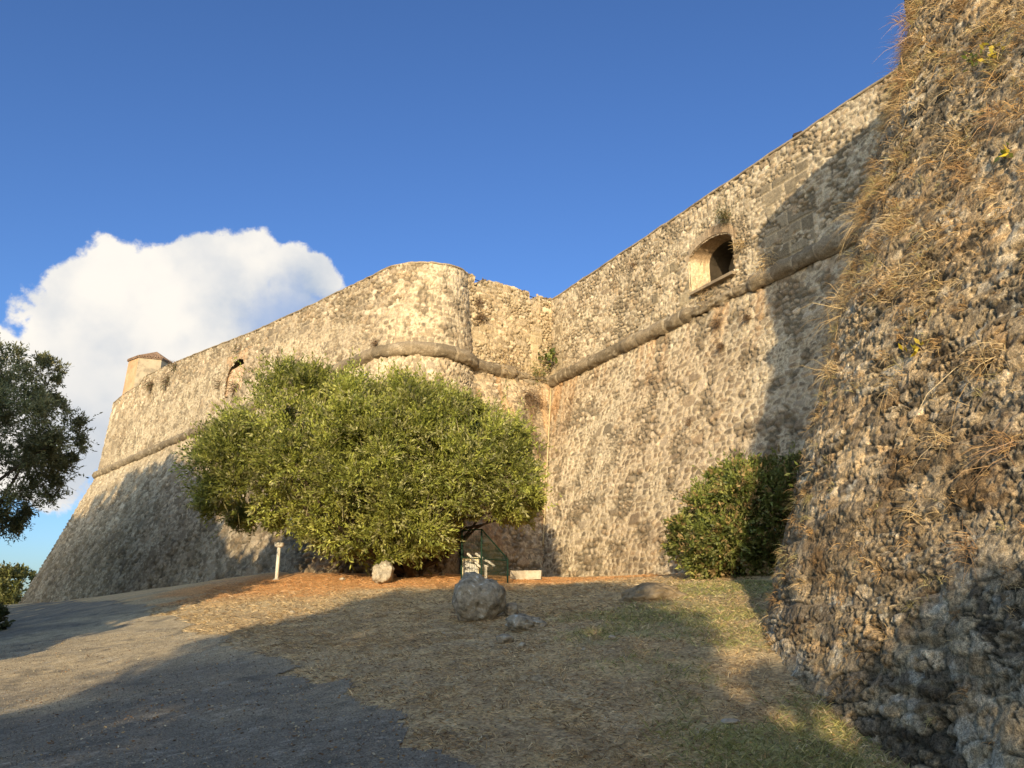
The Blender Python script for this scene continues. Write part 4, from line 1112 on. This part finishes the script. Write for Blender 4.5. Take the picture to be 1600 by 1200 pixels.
# long single stalks
for kd, s, z_, lab in (('arc', -70, 5.35, 'bundle of long thin dry stalks reaching out over the shaded curtain wall'), ('arc', -84, 3.6, 'few thin bent stalks on the near bastion edge'), ('face', 1.7, 1.9, 'fine pale stalks crossing the stones near the right edge')):
    one_tuft('dry_stalks', lab, 'plant', kd, s, z_, 12, .85, STR, .55, .9, GT, 1.0)
def leafy(name, label, cat, p, n, nl, L, W, sp, pal, parent=None):
    n = np.array(n, float); n = nrm(n if len(n) == 3 else np.array((n[0], n[1], .1))); pal = np.array(pal)
    Dv = nrm(n * .7 + rng.normal(size=(nl, 3)) * .7 + np.array((0, 0, .2)))
    B = np.array(p) + n * sp * .5 + rng.normal(size=(nl, 3)) * sp
    t = empty(name, tuple(float(q) for q in p), label, cat)
    leaves('foliage', B, Dv, L * rng.uniform(.6, 1.2, nl), W, pal[rng.integers(0, len(pal), nl)] * rng.uniform(.7, 1.2, (nl, 1)), M_LEAF, t)
    mb = MB()
    for k in range(7):
        b = Vector(p); e = Vector(B[k % nl]); mb.tube([b - Vector(n) * .08, b.lerp(e, .5) + Vector((0, 0, .02)), e], [.008, .006, .003], 5)
    mb.build('stem', M_BARK, t)
    return t
for kd, s, z_, lab, pal, nl, sp in (('face', 1.31, 5.95, 'bright yellow-leaved plant high on the near bastion wall', YEL, 26, .07), ('face', .75, 2.52, 'small yellow-leaved plant at mid height on the near bastion wall', YEL, 18, .05),
      ('face', 1.69, 4.32, 'yellow-green seedling right of centre on the near bastion wall', YEL + GRN, 14, .05), ('face', .93, 6.13, 'small fresh green plant left of the highest yellow plant', GRN, 24, .05),
      ('arc', -72.5, 1.66, 'green sprig on the near bastion edge beside the dark shrub', GRN, 12, .07)):
    p, n = wall_point(kd, s, z_)
    leafy('wall_plant', lab, 'plant', p, n, nl, .09, .045, sp, pal)
def wplant(name, label, p, n, nb, L, pal, spread=.8, drp=.6, width=.02, rad=.1):
    n = nrm(np.array((n[0], n[1], .1))); pal = np.array(pal)
    Dv = nrm(n * .7 + rng.normal(size=(nb, 3)) * spread)
    B = np.array(p) + rng.normal(size=(nb, 3)) * rad
    return tag(blades(name, B, Dv, L * rng.uniform(.4, 1.2, nb), width, drp, pal[rng.integers(0, len(pal), nb)] * rng.uniform(.7, 1.2, (nb, 1)), M_STRAW), label, 'plant')
def onF(s, z, b=BC, out=.05): q = F0 + dF * s + nF * (float(offz(np.array(z), b, 0)) + out); return (q[0], q[1], z)
def onK(s, z, b=BC, out=.05): q = K0 + dK * s + nK * (float(offz(np.array(z), b, 0)) + out); return (q[0], q[1], z)
def onL(s, z, out=.05): q = TL + uL * s + nL * (float(offz(np.array(z))) + out); return (q[0], q[1], z)
DEAD = [(.20, .13, .08), (.28, .19, .11), (.15, .10, .06)]
leafy('fig_plant', 'fresh green leafy plant in the inner corner just above the cordon', 'plant', onF(.15, 10.5, out=.2), nF, 60, .26, .16, .22, [(.13, .17, .04), (.25, .27, .07), (.09, .13, .03)])
wplant('dead_bush', 'brown dead bush hanging under the broken cordon at the inner corner', onF(1.35, 8.5), nF, 320, .6, DEAD, .7, 1.0, .02, .22)
wplant('dead_bush', 'upper small brown bush on the flank wall beside the shoulder', onF(3.9, 12.4), nF, 130, .28, DEAD, .8, .4, .02, .10)
wplant('dead_bush', 'lower round brown bush on the flank wall beside the shoulder', onF(3.75, 11.75), nF, 170, .30, DEAD, .8, .4, .02, .10)
wplant('ledge_grass', 'dry reddish growth lying along the flank cordon', onF(2.5, 9.8, out=.15), nF, 260, .30, DEAD + STR, 1.0, .5, .02, .3)
wplant('ledge_grass', 'green and straw growth on the cordon in the inner corner', onF(.75, 9.85, out=.2), nF, 260, .30, GRN + STR, .9, .4, .02, .2)
wplant('wall_bush', 'olive green bush over the brick arch of the gun port', onK(11.45, 12.35), nK, 300, .32, [(.12, .12, .04), (.20, .15, .07), (.08, .09, .03)], .8, .4, .018, .14)
wplant('wall_bush', 'small brown plant on the curtain parapet left of the gun port', onK(6.34, 12.66), nK, 90, .25, DEAD, .8, .4, .015, .08)
wplant('wall_bush', 'straw tuft on the right jamb of the gun port', onK(12.0, 11.1), nK, 90, .3, STR, .8, .4, .014, .08)
wplant('ledge_grass', 'golden dry grass on the broken cordon right of the gun port', onK(13.2, 9.9, out=.15), nK, 240, .30, STR, .9, .4, .014, .22)
wplant('ledge_grass', 'dry grass on the curtain cordon below the gun port', onK(10.3, 9.85, out=.15), nK, 160, .24, STR + DEAD, .9, .4, .014, .25)
for s, z_, lab, nb, L in ((10.0, 5.5, 'dark dry tuft low on the curtain wall', 70, .22), (11.2, 7.8, 'brown tuft at mid height on the curtain wall', 120, .30), (10.9, 8.7, 'brown tuft just below the curtain cordon', 120, .30), (7.7, 7.6, 'small tuft on the left part of the curtain wall', 50, .2), (12.3, 8.4, 'long brown growth right below the curtain cordon', 120, .32)):
    wplant('wall_tuft', lab, onK(s, z_), nK, nb, L, DEAD, .8, .5, .015, .06)
for s, z_, lab, nb, L in ((26.0, 15.1, 'dark plant on the left bastion top beside the sentry box', 110, .5), (30.6, 14.7, 'green-brown bush on the wall below the sentry box', 160, .6), (27.0, 14.3, 'brown bush in the crack right of the sentry box', 160, .7),
      (14.4, 11.15, 'dead bush on the sill of the bricked-up window', 120, .5), (16.9, 11.9, 'small dark bush left of the bricked-up window', 70, .4), (14.8, 13.5, 'small plant above the bricked-up window', 60, .35)):
    wplant('wall_bush', lab, onL(s, z_), nL, nb, L, DEAD + [(.10, .11, .04)], .8, .4, .035, .18)
q = CL + hd(222) * (rL + .15)
wplant('wall_bush', 'small dark plant just above the cordon where the left bastion starts to curve', (q[0], q[1], 9.95), hd(222), 90, .25, DEAD, .7, .4, .02, .08)

# ------------------------------------------------------------------ rocks
def rock(name, label, cat, x, y, sx, sy, sz, mat, seed, sink=.2, flat=.0, sub=5, rough=.30):
    import bmesh
    bm = bmesh.new(); bmesh.ops.create_icosphere(bm, subdivisions=sub, radius=1)
    off = Vector((seed * 3.7, seed * 1.3, seed * 2.1))
    for v in bm.verts:
        p = v.co.copy()
        f = 1 + rough * (mnoise.noise(p * 1.1 + off)) + rough * .5 * mnoise.noise(p * 2.6 + off) + rough * .22 * mnoise.noise(p * 6 + off) + rough * .12 * mnoise.noise(p * 14 + off)
        c = mnoise.cell(p * 1.6 + off); f += (c - .5) * rough * .03
        v.co = Vector((p.x * f * sx, p.y * f * sy, p.z * f * sz))
        if v.co.z < -sz * .75: v.co.z = -sz * .75
    for f in bm.faces: f.smooth = True
    me = bpy.data.meshes.new(name); bm.to_mesh(me); bm.free(); me.materials.append(mat)
    o = bpy.data.objects.new(name, me); sc.collection.objects.link(o)
    o.location = (x, y, gz1(x, y) + sz * (1 - sink) * .75)
    o.rotation_euler = (0, 0, seed * 1.1)
    return tag(o, label, cat)
rock('boulder', 'big round lichen-covered boulder standing on the dry slope', 'boulder', -.63, 14.5, .46, .44, .49, M_ROCK, 14, .05, rough=.26)
rock('rock', 'low flat dark rock just right of the big boulder', 'rock', .20, 12.7, .40, .25, .15, M_ROCK, 2, .25)
rock('rock', 'small grey stone in the grass in front of the boulder', 'rock', -.10, 11.4, .12, .09, .075, M_ROCK, 3, .1, sub=4)
rock('stone', 'little white stone near the grey one', 'stone', .145, 11.05, .045, .04, .035, M_ROCKP, 5, .0, sub=3)
rock('rock', 'small pale rock right behind the boulder', 'rock', -.02, 14.7, .13, .11, .13, M_ROCK, 6, .1, sub=4)
rock('rock', 'angular whitish rock under the bushy tree', 'rock', -3.5, 21.6, .40, .26, .33, M_ROCKP, 7, .1, rough=.45)
rock('rock', 'brownish earth-covered rock mound in front of the shrub', 'rock', 2.65, 14.9, .6, .5, .26, M_MOUND, 8, .8, rough=.3)
rock('stone', 'flat pale stone lying in the green grass near the wall foot', 'stone', 1.98, 7.55, .10, .06, .022, M_ROCKP, 9, .0, sub=3)
for k, (x, y, s, lab) in enumerate([(-1.1, 13.0, .03, 'tiny white pebble left of the boulder'), (.9, 10.2, .035, 'tiny pale pebble right of the white stone'), (1.35, 10.9, .05, 'small grey pebble in the green patch'), (-4.6, 16.8, .05, 'small pale pebble on the sunny slope'), (-2.2, 24.9, .12, 'small stone at the foot of the trunks'), (-4.9, 22.9, .08, 'brown stone on the needle litter')]):
    rock('pebble', lab, 'pebble', x, y, s, s * .8, s * .6, M_ROCKP, 12 + k, .0, sub=3)
# stone block at the wall foot
b_ = MB(); zb = gz1(.4, 24.2)
S_, T_ = np.meshgrid(np.linspace(-.45, .45, 24), np.linspace(0, 1, 10), indexing='ij')
import bmesh
bm = bmesh.new(); bmesh.ops.create_cube(bm, size=1)
bmesh.ops.subdivide_edges(bm, edges=bm.edges[:], cuts=12, use_grid_fill=True)
for v in bm.verts:
    p = v.co.copy(); n_ = mnoise.noise(p * 3) * .05 + mnoise.noise(p * 9) * .03
    v.co = Vector((p.x * .92 * (1 + n_), p.y * .4 * (1 + n_), p.z * .26 * (1 + n_ * 2) + .11))
me = bpy.data.meshes.new('stone_block'); bm.to_mesh(me); bm.free(); me.materials.append(M_ROCKP)
o = bpy.data.objects.new('stone_block', me); sc.collection.objects.link(o); o.location = (.42, 23.7, zb); o.rotation_euler = (0, 0, R(-4))
tag(o, 'low squared stone block lying at the foot of the wall right of the fence', 'stone block')

# ------------------------------------------------------------------ path light
lx, ly = -7.42, 25.0; lz = gz1(lx, ly)
PLt = empty('path_light', (lx, ly, lz), 'slim pale post with a flat round lamp head at the edge of the needle litter', 'lamp post')
b_ = MB(); b_.tube([(lx, ly, lz - .1), (lx, ly, lz + 1.02)], .055, 14); b_.build('post', M_WHITE, PLt, True)
b_ = MB(); b_.tube([(lx, ly, lz - .02), (lx, ly, lz + .03)], .10, 14); b_.build('base_plate', M_GALV, PLt, False)
b_ = MB(); b_.tube([(lx, ly, lz + 1.0), (lx, ly, lz + 1.03), (lx, ly, lz + 1.11), (lx, ly, lz + 1.14)], [.10, .135, .155, .15], 20); b_.build('lamp_head', M_WHITE, PLt, False)

# ------------------------------------------------------------------ fenced meter enclosure
fx = [(-1.49, 23.35), (-.90, 23.19), (-.12, 21.6)]
hz = [1.40, 1.48, .66]
FN = empty('mesh_fence', (-.9, 23.1, gz1(-.9, 23.1)), 'dark green wire mesh fence with sloping right panel beside the bushy tree', 'fence')
gzv = [gz1(*p) for p in fx]
for (x, y), h, g_ in zip(fx, hz, gzv):
    b_ = MB(); b_.box((x, y, g_ + h / 2 - .05), (.05, .05, h + .1)); b_.build('post', M_GREEN, FN)
def panel(i, j, pitch_v=.05, pitch_h=.2):
    mb = MB(); a = Vector((*fx[i], gzv[i])); b = Vector((*fx[j], gzv[j])); L_ = (b - a).length
    n = int(L_ / pitch_v)
    for k in range(1, n):
        t = k / n; p = a.lerp(b, t); h = hz[i] * (1 - t) + hz[j] * t
        mb.tube([p + Vector((0, 0, .04)), p + Vector((0, 0, h))], .0048, 4)
    z_ = .06
    while z_ < max(hz[i], hz[j]):
        t1 = 1.0 if hz[j] >= z_ else (hz[i] - z_) / (hz[i] - hz[j])
        mb.tube([a + Vector((0, -.008, z_)), a.lerp(b, t1) + Vector((0, -.008, z_))], .005, 4); z_ += pitch_h
    mb.tube([a + Vector((0, 0, hz[i])), b + Vector((0, 0, hz[j]))], .018, 6)
    mb.tube([a + Vector((0, 0, .62)), b + Vector((0, 0, .62))], .016, 6)
    return mb
panel(0, 1).build('mesh_panel', M_GREEN, FN); panel(1, 2).build('mesh_panel', M_GREEN, FN)
cx, cy = -1.26, 23.95; cz = gz1(cx, cy)
CB = empty('meter_cabinet', (cx, cy, cz), 'cream louvred meter cabinet behind the green mesh fence', 'cabinet')
b_ = MB(); b_.box((cx, cy, cz + .30), (.50, .28, .52), R(4)); b_.build('body', M_CREAM, CB)
b_ = MB(); b_.box((cx, cy, cz + .585), (.56, .34, .045), R(4)); b_.build('lid', M_CREAM, CB)
b_ = MB()
ca = math.cos(R(4)); sa = math.sin(R(4))
for i in range(6):
    for j in range(5):
        u = -.20 + .08 * i; w = .10 + .085 * j
        b_.box((cx + u * ca + .145 * sa, cy + u * sa - .145 * ca, cz + w), (.05, .008, .018), R(4))
b_.box((cx + .143 * sa, cy - .143 * ca, cz + .28), (.44, .006, .44), R(4))
b_.build('grille', M_GALV, CB)
PW = empty('water_pipes', (-.72, 23.6, gz1(-.72, 24.2)), 'white valve pipes in zigzag behind the green mesh fence', 'pipes')
for pts_ in ([(-1.34, 23.6, 1.36), (-1.2, 23.6, 1.22), (-1.0, 23.6, 1.0), (-.88, 23.6, .92)], [(-1.1, 23.7, 1.36), (-.86, 23.7, 1.2), (-.68, 23.7, 1.10), (-.52, 23.7, .98)]):
    b_ = MB(); b_.tube(pts_, .038, 8); b_.build('pipe', M_WHITE, PW, True)
b_ = MB(); b_.tube([(-.78, 23.65, .5), (-.78, 23.65, 1.0)], .045, 8); b_.box((-.78, 23.65, 1.0), (.16, .1, .06)); b_.build('standpipe', M_WHITE, PW)
b_ = MB(); b_.tube([(-.75, 23.65, .85), (-.3, 23.65, .86)], .03, 8); b_.box((-.5, 23.65, .92), (.12, .1, .12)); b_.build('valve', M_IRON, PW)

# drain pipe down the inner corner
DP = MB(); pts_ = []
for z_ in np.linspace(9.2, 2.1, 16):
    o = BC * (HC - z_)
    # inner corner of the two battered planes
    A2 = np.array([nK, nF]); bb = np.array([nK @ K0 + o + .10, nF @ F0 + o + .10])
    q = np.linalg.solve(A2, bb); pts_.append((q[0], q[1], z_))
DP.tube(pts_, .036, 8); tag(DP.build('drain_pipe', M_PIPE, None, True), 'thin cream drain pipe running down the inner corner from the cordon', 'pipe')
q = onK(14.24, 13.6, out=-.3)
b_ = MB(); b_.box((q[0], q[1], 13.72), (.05, .05, .34)); b_.box((q[0] + .1, q[1] - .12, 13.85), (.26, .10, .09), R(-40))
tag(b_.build('bracket', M_IRON), 'small dark metal bracket poking up from the curtain wall top', 'bracket')
